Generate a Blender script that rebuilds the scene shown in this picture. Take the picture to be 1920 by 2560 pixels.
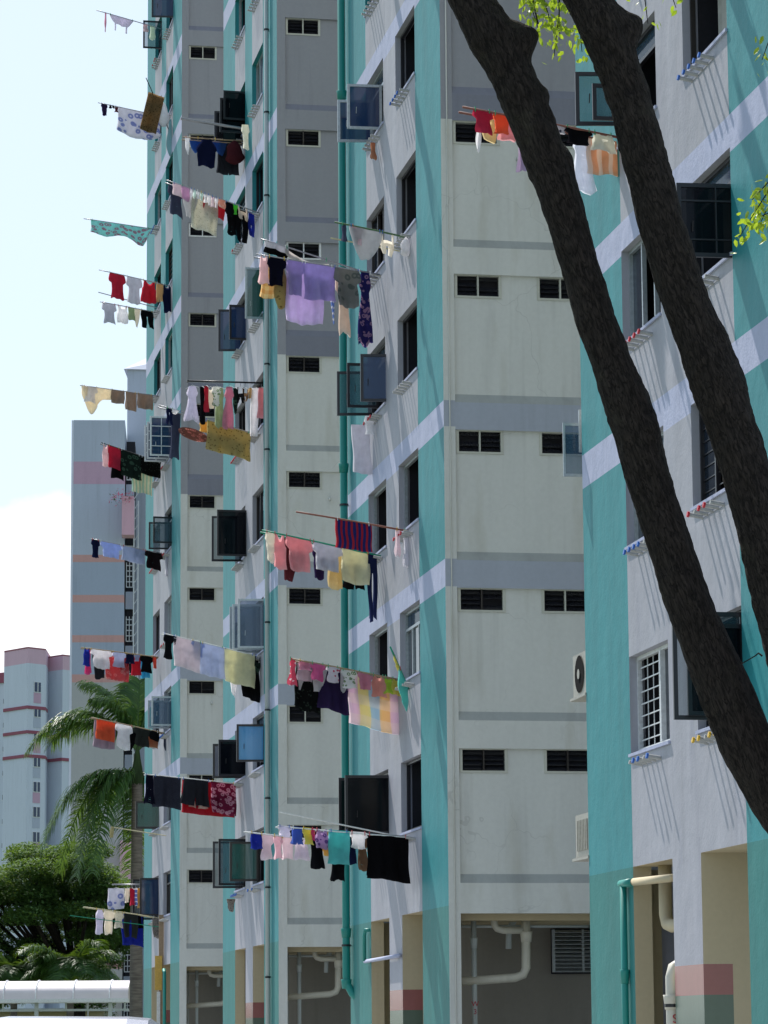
import bpy, bmesh, math, random
from mathutils import Vector, Matrix
R_ = math.radians
for o in list(bpy.data.objects): bpy.data.objects.remove(o)
SC = bpy.context.scene
COL = SC.collection

# ------------------------------------------------------------------ camera
PITCH, ROLL, PHI, CX = 0.15952, -0.00730, 0.17557, 10.634
cam_d = bpy.data.cameras.new("camera"); cam = bpy.data.objects.new("camera", cam_d); COL.objects.link(cam)
cam_d.sensor_fit = 'VERTICAL'; cam_d.sensor_height = 36.0; cam_d.lens = 8151.3 / 2560 * 36
cam_d.clip_start = 0.5; cam_d.clip_end = 4000
cam.matrix_world = (Matrix.Translation((0, 0, 1.6)) @ Matrix.Rotation(math.pi/2 + PITCH, 4, 'X')
                    @ Matrix.Rotation(ROLL, 4, 'Z'))
SC.camera = cam
# ------------------------------------------------------------------ facade frame: s along the facade (away), n outwards, h up
DV = Vector((-math.sin(PHI), math.cos(PHI), 0)); NV = Vector((-math.cos(PHI), -math.sin(PHI), 0))
def W(s, n, h): return Vector((CX, 0, h)) + DV*s + NV*n
# ------------------------------------------------------------------ world + sun
sv = (NV*0.17 + DV*0.68 + Vector((0, 0, 0.94))).normalized()
SUN_EL = math.asin(sv.z); SUN_AZ = math.atan2(sv.x, sv.y)
wd = bpy.data.worlds.new("World"); SC.world = wd; wd.use_nodes = True
nt = wd.node_tree; nt.nodes.clear()
wo = nt.nodes.new('ShaderNodeOutputWorld'); bg = nt.nodes.new('ShaderNodeBackground')
sky = nt.nodes.new('ShaderNodeTexSky'); sky.sky_type = 'NISHITA'; sky.sun_disc = False
sky.sun_elevation = SUN_EL; sky.sun_rotation = SUN_AZ
sky.air_density = 1.0; sky.dust_density = 0.6; sky.ozone_density = 2.0
tc = nt.nodes.new('ShaderNodeTexCoord')
sep = nt.nodes.new('ShaderNodeSeparateXYZ'); nt.links.new(tc.outputs['Generated'], sep.inputs[0])
def wm(op, a, b=None, c=None):
    m = nt.nodes.new('ShaderNodeMath'); m.operation = op
    for i, v in enumerate((a, b, c)):
        if v is None: continue
        if isinstance(v, (int, float)): m.inputs[i].default_value = v
        else: nt.links.new(v, m.inputs[i])
    return m.outputs[0]
cn = nt.nodes.new('ShaderNodeTexNoise'); cn.inputs['Scale'].default_value = 26; cn.inputs['Detail'].default_value = 8
nt.links.new(tc.outputs['Generated'], cn.inputs['Vector'])
# cumulus bank low over the horizon, billowed by the noise
az = wm('DIVIDE', sep.outputs['X'], sep.outputs['Y'])
bump = wm('MULTIPLY', wm('ADD', cn.outputs['Fac'], -0.5), 0.05)
d1 = wm('ADD', wm('MULTIPLY', wm('ADD', az, 0.098), wm('ADD', az, 0.098)), 0.0)
top = wm('ADD', wm('ADD', wm('MULTIPLY', d1, -9.0), 0.163), bump)
cl = wm('MULTIPLY', wm('SUBTRACT', top, sep.outputs['Z']), 110)
mr = nt.nodes.new('ShaderNodeClamp'); nt.links.new(cl, mr.inputs['Value'])
wisp = nt.nodes.new('ShaderNodeTexNoise'); wisp.inputs['Scale'].default_value = 3; wisp.inputs['Detail'].default_value = 6
nt.links.new(tc.outputs['Generated'], wisp.inputs['Vector'])
wf = wm('MULTIPLY_ADD', wm('SUBTRACT', wisp.outputs['Fac'], 0.5), 0.5, 0.74)
wf = wm('MINIMUM', wm('MAXIMUM', wf, 0.0), 0.92)
fwd = wm('ADD', wm('ADD', wm('MULTIPLY', sep.outputs['X'], -0.30), wm('MULTIPLY', sep.outputs['Y'], 0.93)), wm('MULTIPLY', sep.outputs['Z'], 0.22))
fw = wm('MINIMUM', wm('MAXIMUM', wm('MULTIPLY', wm('SUBTRACT', fwd, 0.62), 4.0), 0.0), 1.0)
wf = wm('MULTIPLY', wf, wm('MULTIPLY_ADD', fw, 0.64, 0.36))
mix0 = nt.nodes.new('ShaderNodeMixRGB'); nt.links.new(wf, mix0.inputs[0]); nt.links.new(sky.outputs[0], mix0.inputs[1])
mix0.inputs[2].default_value = (5.1, 5.75, 6.15, 1)
mix = nt.nodes.new('ShaderNodeMixRGB'); nt.links.new(mr.outputs[0], mix.inputs[0]); nt.links.new(mix0.outputs[0], mix.inputs[1])
mix.inputs[2].default_value = (7.4, 7.5, 7.7, 1)
nt.links.new(mix.outputs[0], bg.inputs[0]); bg.inputs[1].default_value = 0.145
nt.links.new(bg.outputs[0], wo.inputs[0])
ld = bpy.data.lights.new("sun", 'SUN'); ld.energy = 5.0; ld.angle = R_(0.53); ld.color = (1.0, 0.95, 0.88)
sun = bpy.data.objects.new("sun", ld); COL.objects.link(sun); sun.rotation_euler = (-sv).to_track_quat('-Z', 'Y').to_euler()
sun.location = (0, 0, 60)
SC.view_settings.view_transform = 'Standard'; SC.view_settings.look = 'None'
SC.view_settings.gamma = 1; SC.view_settings.exposure = 0.27
SC.cycles.max_bounces = 8; SC.cycles.transparent_max_bounces = 12
rnd = random.Random(7)

# ------------------------------------------------------------------ materials
def lin(c):
    if isinstance(c, str): c = [int(c[i:i+2], 16)/255 for i in (0, 2, 4)]
    return tuple(x/12.92 if x <= 0.04045 else ((x+0.055)/1.055)**2.4 for x in c)
MATS = {}
def newmat(name):
    m = bpy.data.materials.new(name); m.use_nodes = True
    n = m.node_tree; n.nodes.clear()
    o = n.nodes.new('ShaderNodeOutputMaterial'); b = n.nodes.new('ShaderNodeBsdfPrincipled')
    n.links.new(b.outputs[0], o.inputs[0]); MATS[name] = m
    return m, n, o, b
def noise(n, scale, detail=4, vec=None, st=None):
    t = n.nodes.new('ShaderNodeTexNoise'); t.inputs['Scale'].default_value = scale; t.inputs['Detail'].default_value = detail
    g = n.nodes.new('ShaderNodeNewGeometry'); src = g.outputs['Position']
    if vec is not None: src = vec
    if st:
        mp = n.nodes.new('ShaderNodeMapping'); mp.inputs['Scale'].default_value = st; n.links.new(src, mp.inputs['Vector']); src = mp.outputs[0]
    n.links.new(src, t.inputs['Vector']); return t.outputs['Fac']
def ramp(n, fac, stops):
    r = n.nodes.new('ShaderNodeValToRGB'); n.links.new(fac, r.inputs[0])
    e = r.color_ramp.elements
    while len(e) < len(stops): e.new(0.5)
    for i, (p, c) in enumerate(stops): e[i].position = p; e[i].color = (*c, 1)
    return r.outputs[0]
def mixc(n, fac, a, b, mode='MIX'):
    m = n.nodes.new('ShaderNodeMixRGB'); m.blend_type = mode
    for i, v in enumerate((fac, a, b)):
        if isinstance(v, (int, float)): m.inputs[i].default_value = v
        elif isinstance(v, tuple): m.inputs[i].default_value = (*v[:3], 1)
        else: n.links.new(v, m.inputs[i])
    return m.outputs[0]
def bumpn(n, b, fac, strength, dist):
    u = n.nodes.new('ShaderNodeBump'); u.inputs['Strength'].default_value = strength; u.inputs['Distance'].default_value = dist
    n.links.new(fac, u.inputs['Height']); n.links.new(u.outputs[0], b.inputs['Normal'])
def sc(c, k): return tuple(min(1, x*k) for x in c)
def wallmat(name, c, dirt=0.18, bump=0.35, dist=0.012, rough=0.75, streak=0.5, stain=None, crack=0):
    m, n, o, b = newmat(name); c = lin(c)
    f1 = noise(n, 0.9, 6, st=(2.2, 2.2, 0.28)); f2 = noise(n, 14, 5)
    a = ramp(n, f1, [(0.3, sc(c, 1-dirt)), (0.62, sc(c, 1.0)), (0.8, sc(c, 1+dirt*0.5))])
    col = mixc(n, 0.25, a, ramp(n, f2, [(0.35, sc(c, 0.9)), (0.65, sc(c, 1.06))]))
    if stain:
        f3 = noise(n, 1.6, 8, st=(1.6, 1.6, 0.35)); k = n.nodes.new('ShaderNodeMapRange')
        k.inputs[1].default_value = 0.56; k.inputs[2].default_value = 0.78; k.inputs[4].default_value = 0.5
        n.links.new(f3, k.inputs[0]); col = mixc(n, k.outputs[0], col, lin(stain))
    # rain streaks running down, gathered in patches, and (on the plain walls) a few hairline cracks
    fs = noise(n, 7.0, 5, st=(1.0, 1.0, 0.05)); fp = noise(n, 0.55, 3)
    k2 = n.nodes.new('ShaderNodeMapRange'); k2.inputs[1].default_value = 0.52; k2.inputs[2].default_value = 0.72; k2.inputs[4].default_value = streak*0.5; n.links.new(fs, k2.inputs[0])
    k3 = n.nodes.new('ShaderNodeMapRange'); k3.inputs[1].default_value = 0.42; k3.inputs[2].default_value = 0.6; n.links.new(fp, k3.inputs[0])
    mu = n.nodes.new('ShaderNodeMath'); mu.operation = 'MULTIPLY'; n.links.new(k2.outputs[0], mu.inputs[0]); n.links.new(k3.outputs[0], mu.inputs[1])
    col = mixc(n, mu.outputs[0], col, sc(c, 0.55))
    if crack:
        vo = n.nodes.new('ShaderNodeTexVoronoi'); vo.feature = 'DISTANCE_TO_EDGE'; vo.inputs['Scale'].default_value = 0.55
        g2 = n.nodes.new('ShaderNodeNewGeometry'); nz = n.nodes.new('ShaderNodeTexNoise'); nz.inputs['Scale'].default_value = 2.5; n.links.new(g2.outputs['Position'], nz.inputs['Vector'])
        va = n.nodes.new('ShaderNodeVectorMath'); va.operation = 'MULTIPLY_ADD'; n.links.new(nz.outputs['Color'], va.inputs[0]); va.inputs[1].default_value = (0.5, 0.5, 0.5); n.links.new(g2.outputs['Position'], va.inputs[2])
        n.links.new(va.outputs[0], vo.inputs['Vector'])
        lt = n.nodes.new('ShaderNodeMath'); lt.operation = 'LESS_THAN'; n.links.new(vo.outputs['Distance'], lt.inputs[0]); lt.inputs[1].default_value = 0.0035
        k4 = n.nodes.new('ShaderNodeMath'); k4.operation = 'MULTIPLY'; n.links.new(lt.outputs[0], k4.inputs[0]); k4.inputs[1].default_value = crack
        k5 = n.nodes.new('ShaderNodeMath'); k5.operation = 'MULTIPLY'; n.links.new(k4.outputs[0], k5.inputs[0]); n.links.new(k3.outputs[0], k5.inputs[1])
        col = mixc(n, k5.outputs[0], col, sc(c, 0.5))
    n.links.new(col, b.inputs['Base Color']); b.inputs['Roughness'].default_value = rough
    fb = noise(n, 3.2, 8, st=(1, 1, 0.85)); fb2 = noise(n, 30, 4)
    ad = n.nodes.new('ShaderNodeMath'); ad.operation = 'MULTIPLY_ADD'; n.links.new(fb2, ad.inputs[0]); ad.inputs[1].default_value = 0.22; n.links.new(fb, ad.inputs[2])
    bumpn(n, b, ad.outputs[0], bump, dist)
    return m
wallmat('teal', '268a90', 0.22, 0.6, 0.022, 0.6); wallmat('teal_low', '217a76', 0.2, 0.6, 0.022, 0.6)
wallmat('lavender', 'a8a9b2', 0.18, 0.6, 0.02, 0.7, stain='86889a'); wallmat('band', 'b0b6d0', 0.10, 0.7, 0.025)
wallmat('cream', crack=0.3, c='d0d2ce', dirt=0.08, bump=0.3, dist=0.008, rough=0.85, stain='aeac9e'); wallmat('gray', '93959c', 0.07, 0.25, 0.006, 0.85)
wallmat('ledge', 'a8acaa', 0.15, 0.3, 0.008, 0.9, stain='7d807c'); wallmat('graydark', '7c7f8c', 0.07, 0.25, 0.006)
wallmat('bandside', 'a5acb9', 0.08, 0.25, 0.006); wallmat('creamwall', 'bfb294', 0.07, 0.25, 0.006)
wallmat('taupe', '8c8880', 0.12, 0.2, 0.005); wallmat('tilepink', '9a625e', 0.12, 0.1, 0.002, 0.22); wallmat('tilegreen', '5f7062', 0.12, 0.1, 0.002, 0.22)
wallmat('rooftop', '77756f'); wallmat('pipewhite', 'c9c6b8', 0.12, 0.1, 0.003, 0.5); wallmat('pipecream', 'b4bcbc', 0.12, 0.1, 0.003, 0.5, stain='8f9898')
wallmat('pipeteal', '1f8a80', 0.12, 0.15, 0.004, 0.45); wallmat('framecream', 'bfc0b6', 0.1, 0.05, 0.002, 0.6)
wallmat('b_lav', 'b3bac9', 0.05, 0.1, 0.004); wallmat('b_blue', 'a2acbd', 0.05, 0.1, 0.004); wallmat('b_pink', 'c3a0b4', 0.06, 0.1, 0.004)
wallmat('b_salmon', 'c79a94', 0.06, 0.1, 0.004); wallmat('b_white', 'dfe2ee', 0.05, 0.1, 0.004); wallmat('b_grey', 'adadab', 0.05, 0.1, 0.004)
wallmat('f_wall', 'cdd4df', 0.05, 0.1, 0.004); wallmat('f_pink', 'd4b0be', 0.05, 0.1, 0.004); wallmat('f_red', '945060', 0.06, 0.1, 0.004)
wallmat('f_trim', 'a0606e', 0.05, 0.1, 0.004); wallmat('planterpink', 'd6aab8', 0.08, 0.1, 0.004)
def simple(name, c, rough=0.5, metal=0.0, var=0.12, sc_=20, spec=0.5):
    m, n, o, b = newmat(name); c = lin(c)
    f = noise(n, sc_, 3); n.links.new(ramp(n, f, [(0.3, sc(c, 1-var)), (0.7, sc(c, 1+var))]), b.inputs['Base Color'])
    b.inputs['Roughness'].default_value = rough; b.inputs['Metallic'].default_value = metal; b.inputs['Specular IOR Level'].default_value = spec
    return m
simple('framedark', '1d1c22', 0.35); simple('framebrown', '2a2523', 0.4); simple('framelight', 'aab2b6', 0.35, 0.4); simple('framewhite', 'd5d8da', 0.4)
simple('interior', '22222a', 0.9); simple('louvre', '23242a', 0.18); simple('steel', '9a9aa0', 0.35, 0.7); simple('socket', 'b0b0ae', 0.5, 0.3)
simple('wood', '9c8468', 0.6); simple('redwood', '8f5a4c', 0.6); simple('bamboo', 'c8bf9a', 0.6); simple('greenwood', '4b6c46', 0.6); simple('green', '149070', 0.5)
simple('white', 'e2e2e0', 0.5); simple('dark', '2c2a2c', 0.5); simple('curtain', 'b9b7b0', 0.9, sc_=6); simple('curtaindark', '3c3a44', 0.9)
simple('curtainblue', '6f8bb0', 0.9); simple('capred', 'c22232', 0.4); simple('capblue', '2462b8', 0.4); simple('capgreen', '1f9a66', 0.4); simple('capyellow', 'd8b030', 0.4)
simple('capnone', '8f8f8c', 0.5); simple('letterred', 'b02434', 0.6); simple('acwhite', 'a5a298', 0.5); simple('acdark', '0c0c0e', 0.9, spec=0.1); simple('planter_leaf', 'd0607c', 0.7)
def glassmat(name, c, alpha, rough=0.06):
    m, n, o, b = newmat(name); b.inputs['Base Color'].default_value = (*lin(c), 1); b.inputs['Roughness'].default_value = rough
    b.inputs['Specular IOR Level'].default_value = 0.5
    if name == 'glass_black': b.inputs['Specular IOR Level'].default_value = 0.12
    f = noise(n, 1.7, 2); bumpn(n, b, f, 0.08, 0.02)
    if alpha < 1:
        t = n.nodes.new('ShaderNodeBsdfTransparent'); t.inputs[0].default_value = (*[0.55+0.45*x for x in lin(c)], 1)
        mx = n.nodes.new('ShaderNodeMixShader'); mx.inputs[0].default_value = alpha
        n.links.new(t.outputs[0], mx.inputs[1]); n.links.new(b.outputs[0], mx.inputs[2]); n.links.new(mx.outputs[0], o.inputs[0])
glassmat('glass_dark', '14202e', 1.0); glassmat('glass_blue', '22385c', 0.85); glassmat('glass_pale', '4a6a78', 0.35); glassmat('glass_sky', '4f9ad0', 0.9)
glassmat('glass_green', '1e5a50', 0.7); glassmat('glass_clear', '4a6c88', 0.45); glassmat('glass_black', '0b0e14', 0.96)

def cloth(name, c, pat=None, c2=None, k=1.0, tr=0.55):
    m, n, o, b = newmat('cloth_'+name); c = lin(c); c2l = lin(c2) if c2 else None
    dl = lambda q: tuple(x*0.86+0.14*(q[0]*.3+q[1]*.5+q[2]*.2) for x in q)
    c = dl(c); c2l = dl(c2l) if c2l else None
    uv = n.nodes.new('ShaderNodeUVMap'); uv.uv_map = 'UV'
    sp = n.nodes.new('ShaderNodeSeparateXYZ'); n.links.new(uv.outputs[0], sp.inputs[0])
    def M(op, a, bb=0.0):
        q = n.nodes.new('ShaderNodeMath'); q.operation = op
        for i, v in enumerate((a, bb)):
            if isinstance(v, (int, float)): q.inputs[i].default_value = v
            else: n.links.new(v, q.inputs[i])
        return q.outputs[0]
    f = noise(n, 9, 4); base = ramp(n, f, [(0.3, sc(c, 0.9)), (0.7, sc(c, 1.05))]); col = base
    if pat == 'stripe':
        w = M('LESS_THAN', M('FRACT', M('MULTIPLY', sp.outputs[0], k)), 0.42); col = mixc(n, w, base, c2l)
    elif pat == 'hstripe':
        w = M('LESS_THAN', M('FRACT', M('MULTIPLY', sp.outputs[1], k)), 0.3); col = mixc(n, w, base, c2l)
    elif pat == 'check':
        w = M('LESS_THAN', M('FRACT', M('MULTIPLY', sp.outputs[0], k)), 0.5); w2 = M('LESS_THAN', M('FRACT', M('MULTIPLY', sp.outputs[1], k)), 0.5)
        col = mixc(n, M('MULTIPLY', M('ADD', w, w2), 0.5), base, c2l)
    elif pat in ('dots', 'floral', 'print'):
        v = n.nodes.new('ShaderNodeTexVoronoi'); v.inputs['Scale'].default_value = k; n.links.new(uv.outputs[0], v.inputs['Vector'])
        th = {'dots': 0.28, 'floral': 0.42, 'print': 0.5}[pat]
        col = mixc(n, M('LESS_THAN', v.outputs['Distance'], th), base, c2l)
        if pat != 'dots': col = mixc(n, M('LESS_THAN', v.outputs['Distance'], th*0.4), col, base)
    elif pat == 'low':
        w = M('GREATER_THAN', sp.outputs[1], k); col = mixc(n, w, base, c2l)
    elif pat == 'pastel':
        r = ramp(n, M('FRACT', M('MULTIPLY', sp.outputs[0], 1.3)), [(0, lin('e8cfe0')), (0.25, lin('efe3a8')), (0.5, lin('b9d3e6')), (0.75, lin('f0cf9c')), (1, lin('e0b6d0'))])
        r.node.color_ramp.interpolation = 'CONSTANT'
        w = M('LESS_THAN', M('FRACT', M('MULTIPLY', sp.outputs[1], 2.6)), 0.5); col = mixc(n, M('MULTIPLY', w, 0.4), r, lin('f2e6e0'))
    n.links.new(col, b.inputs['Base Color']); b.inputs['Roughness'].default_value = 0.9; b.inputs['Specular IOR Level'].default_value = 0.15
    fb = noise(n, 30, 4, vec=uv.outputs[0], st=(1, 0.35, 1)); bumpn(n, b, fb, 0.6, 0.015)
    t = n.nodes.new('ShaderNodeBsdfTranslucent'); n.links.new(col, t.inputs[0])
    mx = n.nodes.new('ShaderNodeMixShader'); mx.inputs[0].default_value = tr
    n.links.new(b.outputs[0], mx.inputs[1]); n.links.new(t.outputs[0], mx.inputs[2])
    n.links.new(mx.outputs[0], o.inputs[0])
CL = dict(pink=('e0a0b8',), whitelilac=('dcd6ea',), pinkpale=('ecc8cc',), mint=('cfe0cc',), purpledark=('3a2a58',), black=('15151a',), maroon=('6a2a34',),
 bluesheet=('d8d8e4', 'floral', '8490c4', 5.0), leopard=('8c7048', 'dots', '3a2a1c', 26), whiteplastic=('e4e8ee',), tealcloth=('9cc8d0',), white=('f4f2f6',), blue=('2a5ca8',), navy=('182048',),
 charcoal=('33343c',), pinkwhite=('ecd6de',), lilacpink=('d4a8cc',), mintwhite=('d0e8e0',), peach=('e8a890', 'floral', 'f2d0c0', 12), green=('4cd020',), beige=('d8c4b0',), slate=('4a5068',),
 lightgrey=('c4c4c8',), whitetowel=('dcd8c8', 'dots', 'c0bca8', 22), red=('c8203c',), royal=('2438a8',), sarong=('9adcdc', 'floral', 'b08498', 6.0), crimson=('c02048',), greywhite=('ccccd8',),
 tan=('c8a878',), sage=('a8b890',), cream=('efe6d6',), creamsheer=('f6e8cc',), taupe=('a89484',), floralbrown=('8a5a4c', 'floral', 'c87c70', 9), gold=('e0b050',), goldmat=('bca868', 'dots', '8c7c48', 14),
 blackgreen=('20302a', 'floral', '406050', 7), blacklace=('141616', 'dots', '303c34', 16), checkgreen=('d8d4bc', 'stripe', '9cc0b0', 9), paleblue=('a8b8e8',), bluegrey=('a4b0cc',), brownblack=('281c20',),
 palebluewhite=('c4cce6',), coral=('e0583c',), hotpink=('e83c88',), salmonprint=('d85c60', 'floral', 'e08c8c', 9), cyan=('3cb8e0',), whiteshirt=('dcd0d8',), paleyellow=('e6e2bc',),
 redwhite=('e05070', 'dots', 'f4e4e8', 16), pinkmid=('dc90a8',), pinkhot=('e868a8',), dotted=('e8e0e8', 'dots', 'd05070', 14), floralwhite=('e4e4e0', 'floral', '809a70', 14), peachpink=('e8a094',),
 lime=('b4d820',), yellow=('dcd050',), pastelcheck=('e8d8c0', 'pastel', 'e0b8d0'), turqyellow=('58c0b8', 'low', 'd0c850', 0.5), rose=('eea4aa',), creamyellow=('e8cf94',), denim=('26305c',),
 stripered=('28347c', 'stripe', 'b02038', 11), scarfgrey=('c8c0bc',), blackprint=('101014', 'hstripe', 'c8c8d0', 2.4), navyblack=('14142a',), lilac=('ab9cd2',), lilac2=('b6a8de',), greyfloral=('8c8c88', 'floral', '68706c', 7),
 saree=('2c2868', 'floral', '9a7a98', 11), creamcheck=('ecd8a0', 'check', 'd8a860', 7), lilacpale=('dccaf0',), creampink=('e0ccbc',), bluewhite=('6c8cd0', 'hstripe', 'e8e8f0', 8), bluemid=('4868c0',),
 lilacprint=('b898c8', 'floral', '6c4c90', 12), cyan2=('58c8c8',), blacktowel=('121014',), brown=('7c6048',), pinksheer=('ecc4d0',), hotpinkwhite=('ecdce8', 'low', 'e04888', 0.42), charcoalblue=('3a3c4a', 'dots', '484a5a', 60),
 magentaprint=('8c1848', 'print', 'd89ab0', 11), redcloth=('b81c34',), orange=('e8602c',), greendark=('3a3e3a',), mauve=('a090a0',), copper=('b87c58',), speckle=('9c948c', 'dots', '3c3838', 30),
 dotgrey=('c0bcc4', 'dots', '3c3c50', 16), blackorange=('16141a', 'low', 'd05c28', 0.28), creamwhite=('e4e4d4',), whiteblue=('e0e4f2', 'low', '3464b8', 0.78), peachstripe=('e8b088', 'stripe', 'ecd8c8', 7), lilacx=('b8a0c0',))
for k_, v_ in CL.items(): cloth(k_, *v_)
def leafmat(name, c1, c2, tr=0.45, rough=0.35, yel=0.25):
    m, n, o, b = newmat(name)
    g = n.nodes.new('ShaderNodeNewGeometry'); col = ramp(n, g.outputs['Random Per Island'], [(0.0, lin(c1)), (1.0, lin(c2))])
    n.links.new(col, b.inputs['Base Color']); b.inputs['Roughness'].default_value = rough
    t = n.nodes.new('ShaderNodeBsdfTranslucent'); n.links.new(mixc(n, yel, col, (0.45, 0.6, 0.02)), t.inputs[0])
    mx = n.nodes.new('ShaderNodeMixShader'); mx.inputs[0].default_value = tr
    n.links.new(b.outputs[0], mx.inputs[1]); n.links.new(t.outputs[0], mx.inputs[2]); n.links.new(mx.outputs[0], o.inputs[0])
leafmat('leaf_near', '7c9a30', '98ac38', 0.5, 0.35, 0.6); leafmat('leaf_rain', '264a20', '587a3a', 0.3, 0.8); leafmat('leaf_palm', '1c421a', '42682a', 0.3, 0.5); leafmat('leaf_hedge', '22401e', '4a6a30', 0.2)
def bark(name, c, c2, s1, st, strength, dist, lean=0.0, crack=False):
    m, n, o, b = newmat(name); g = n.nodes.new('ShaderNodeNewGeometry'); vr = n.nodes.new('ShaderNodeVectorRotate'); vr.rotation_type = 'Y_AXIS'; vr.inputs['Angle'].default_value = lean
    n.links.new(g.outputs['Position'], vr.inputs['Vector']); f = noise(n, s1, 8, vec=vr.outputs[0], st=st)
    col = ramp(n, f, [(0.3, lin(c)), (0.7, lin(c2))]); ht = f
    if crack:
        mp = n.nodes.new('ShaderNodeMapping'); mp.inputs['Scale'].default_value = (48, 48, 7.5); n.links.new(vr.outputs[0], mp.inputs['Vector'])
        nz = n.nodes.new('ShaderNodeTexNoise'); nz.inputs['Scale'].default_value = 0.6; n.links.new(mp.outputs[0], nz.inputs['Vector'])
        va = n.nodes.new('ShaderNodeVectorMath'); va.operation = 'MULTIPLY_ADD'; n.links.new(nz.outputs['Color'], va.inputs[0]); va.inputs[1].default_value = (2.2, 2.2, 2.2); n.links.new(mp.outputs[0], va.inputs[2])
        vo = n.nodes.new('ShaderNodeTexVoronoi'); vo.feature = 'DISTANCE_TO_EDGE'; vo.inputs['Scale'].default_value = 1.0; n.links.new(va.outputs[0], vo.inputs['Vector'])
        k = n.nodes.new('ShaderNodeMapRange'); k.inputs[2].default_value = 0.09; n.links.new(vo.outputs['Distance'], k.inputs[0])
        col = mixc(n, k.outputs[0], sc(lin(c), 0.6), col)
        lic = noise(n, 3.0, 6); k6 = n.nodes.new('ShaderNodeMapRange'); k6.inputs[1].default_value = 0.6; k6.inputs[2].default_value = 0.7; k6.inputs[4].default_value = 0.35; n.links.new(lic, k6.inputs[0])
        col = mixc(n, k6.outputs[0], col, lin('4a463c'))
        ad = n.nodes.new('ShaderNodeMath'); ad.operation = 'MULTIPLY_ADD'; n.links.new(k.outputs[0], ad.inputs[0]); ad.inputs[1].default_value = 0.8; n.links.new(f, ad.inputs[2]); ht = ad.outputs[0]
    n.links.new(col, b.inputs['Base Color']); b.inputs['Roughness'].default_value = 0.95; b.inputs['Specular IOR Level'].default_value = 0.2
    bumpn(n, b, ht, strength, dist)
bark('bark', '1c1816', '3a332f', 40, (1, 1, 0.3), 0.65, 0.02, lean=0.33, crack=True); bark('palmbark', '4f4a46', '736d66', 6, (0.4, 0.4, 3.0), 0.6, 0.02); bark('crownshaft', '1c2a18', '33452a', 5, (1, 1, .3), 0.2, 0.01)
bark('asphalt', '58585a', '77777a', 4, (1, 1, 1), 0.3, 0.01)
simple('grass', '4c5a38', 0.95, sc_=2.0, var=0.3); simple('concrete', 'a6a8a8', 0.9, sc_=1.2); simple('paintwhite', 'd8d8d4', 0.7)
simple('canopywhite', 'd8d0d2', 0.4, sc_=2, var=0.04); simple('canopyrib', 'e8e8ea', 0.4); simple('vansilver', 'b4b6c4', 0.25, 0.6, var=0.03); simple('tyre', '1a1a1a', 0.9)
simple('signyellow', 'd0a850', 0.6); simple('signorange', 'd07038', 0.6); simple('headlight', 'dadada', 0.1); simple('moptan', 'b8a878', 0.9)

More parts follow.
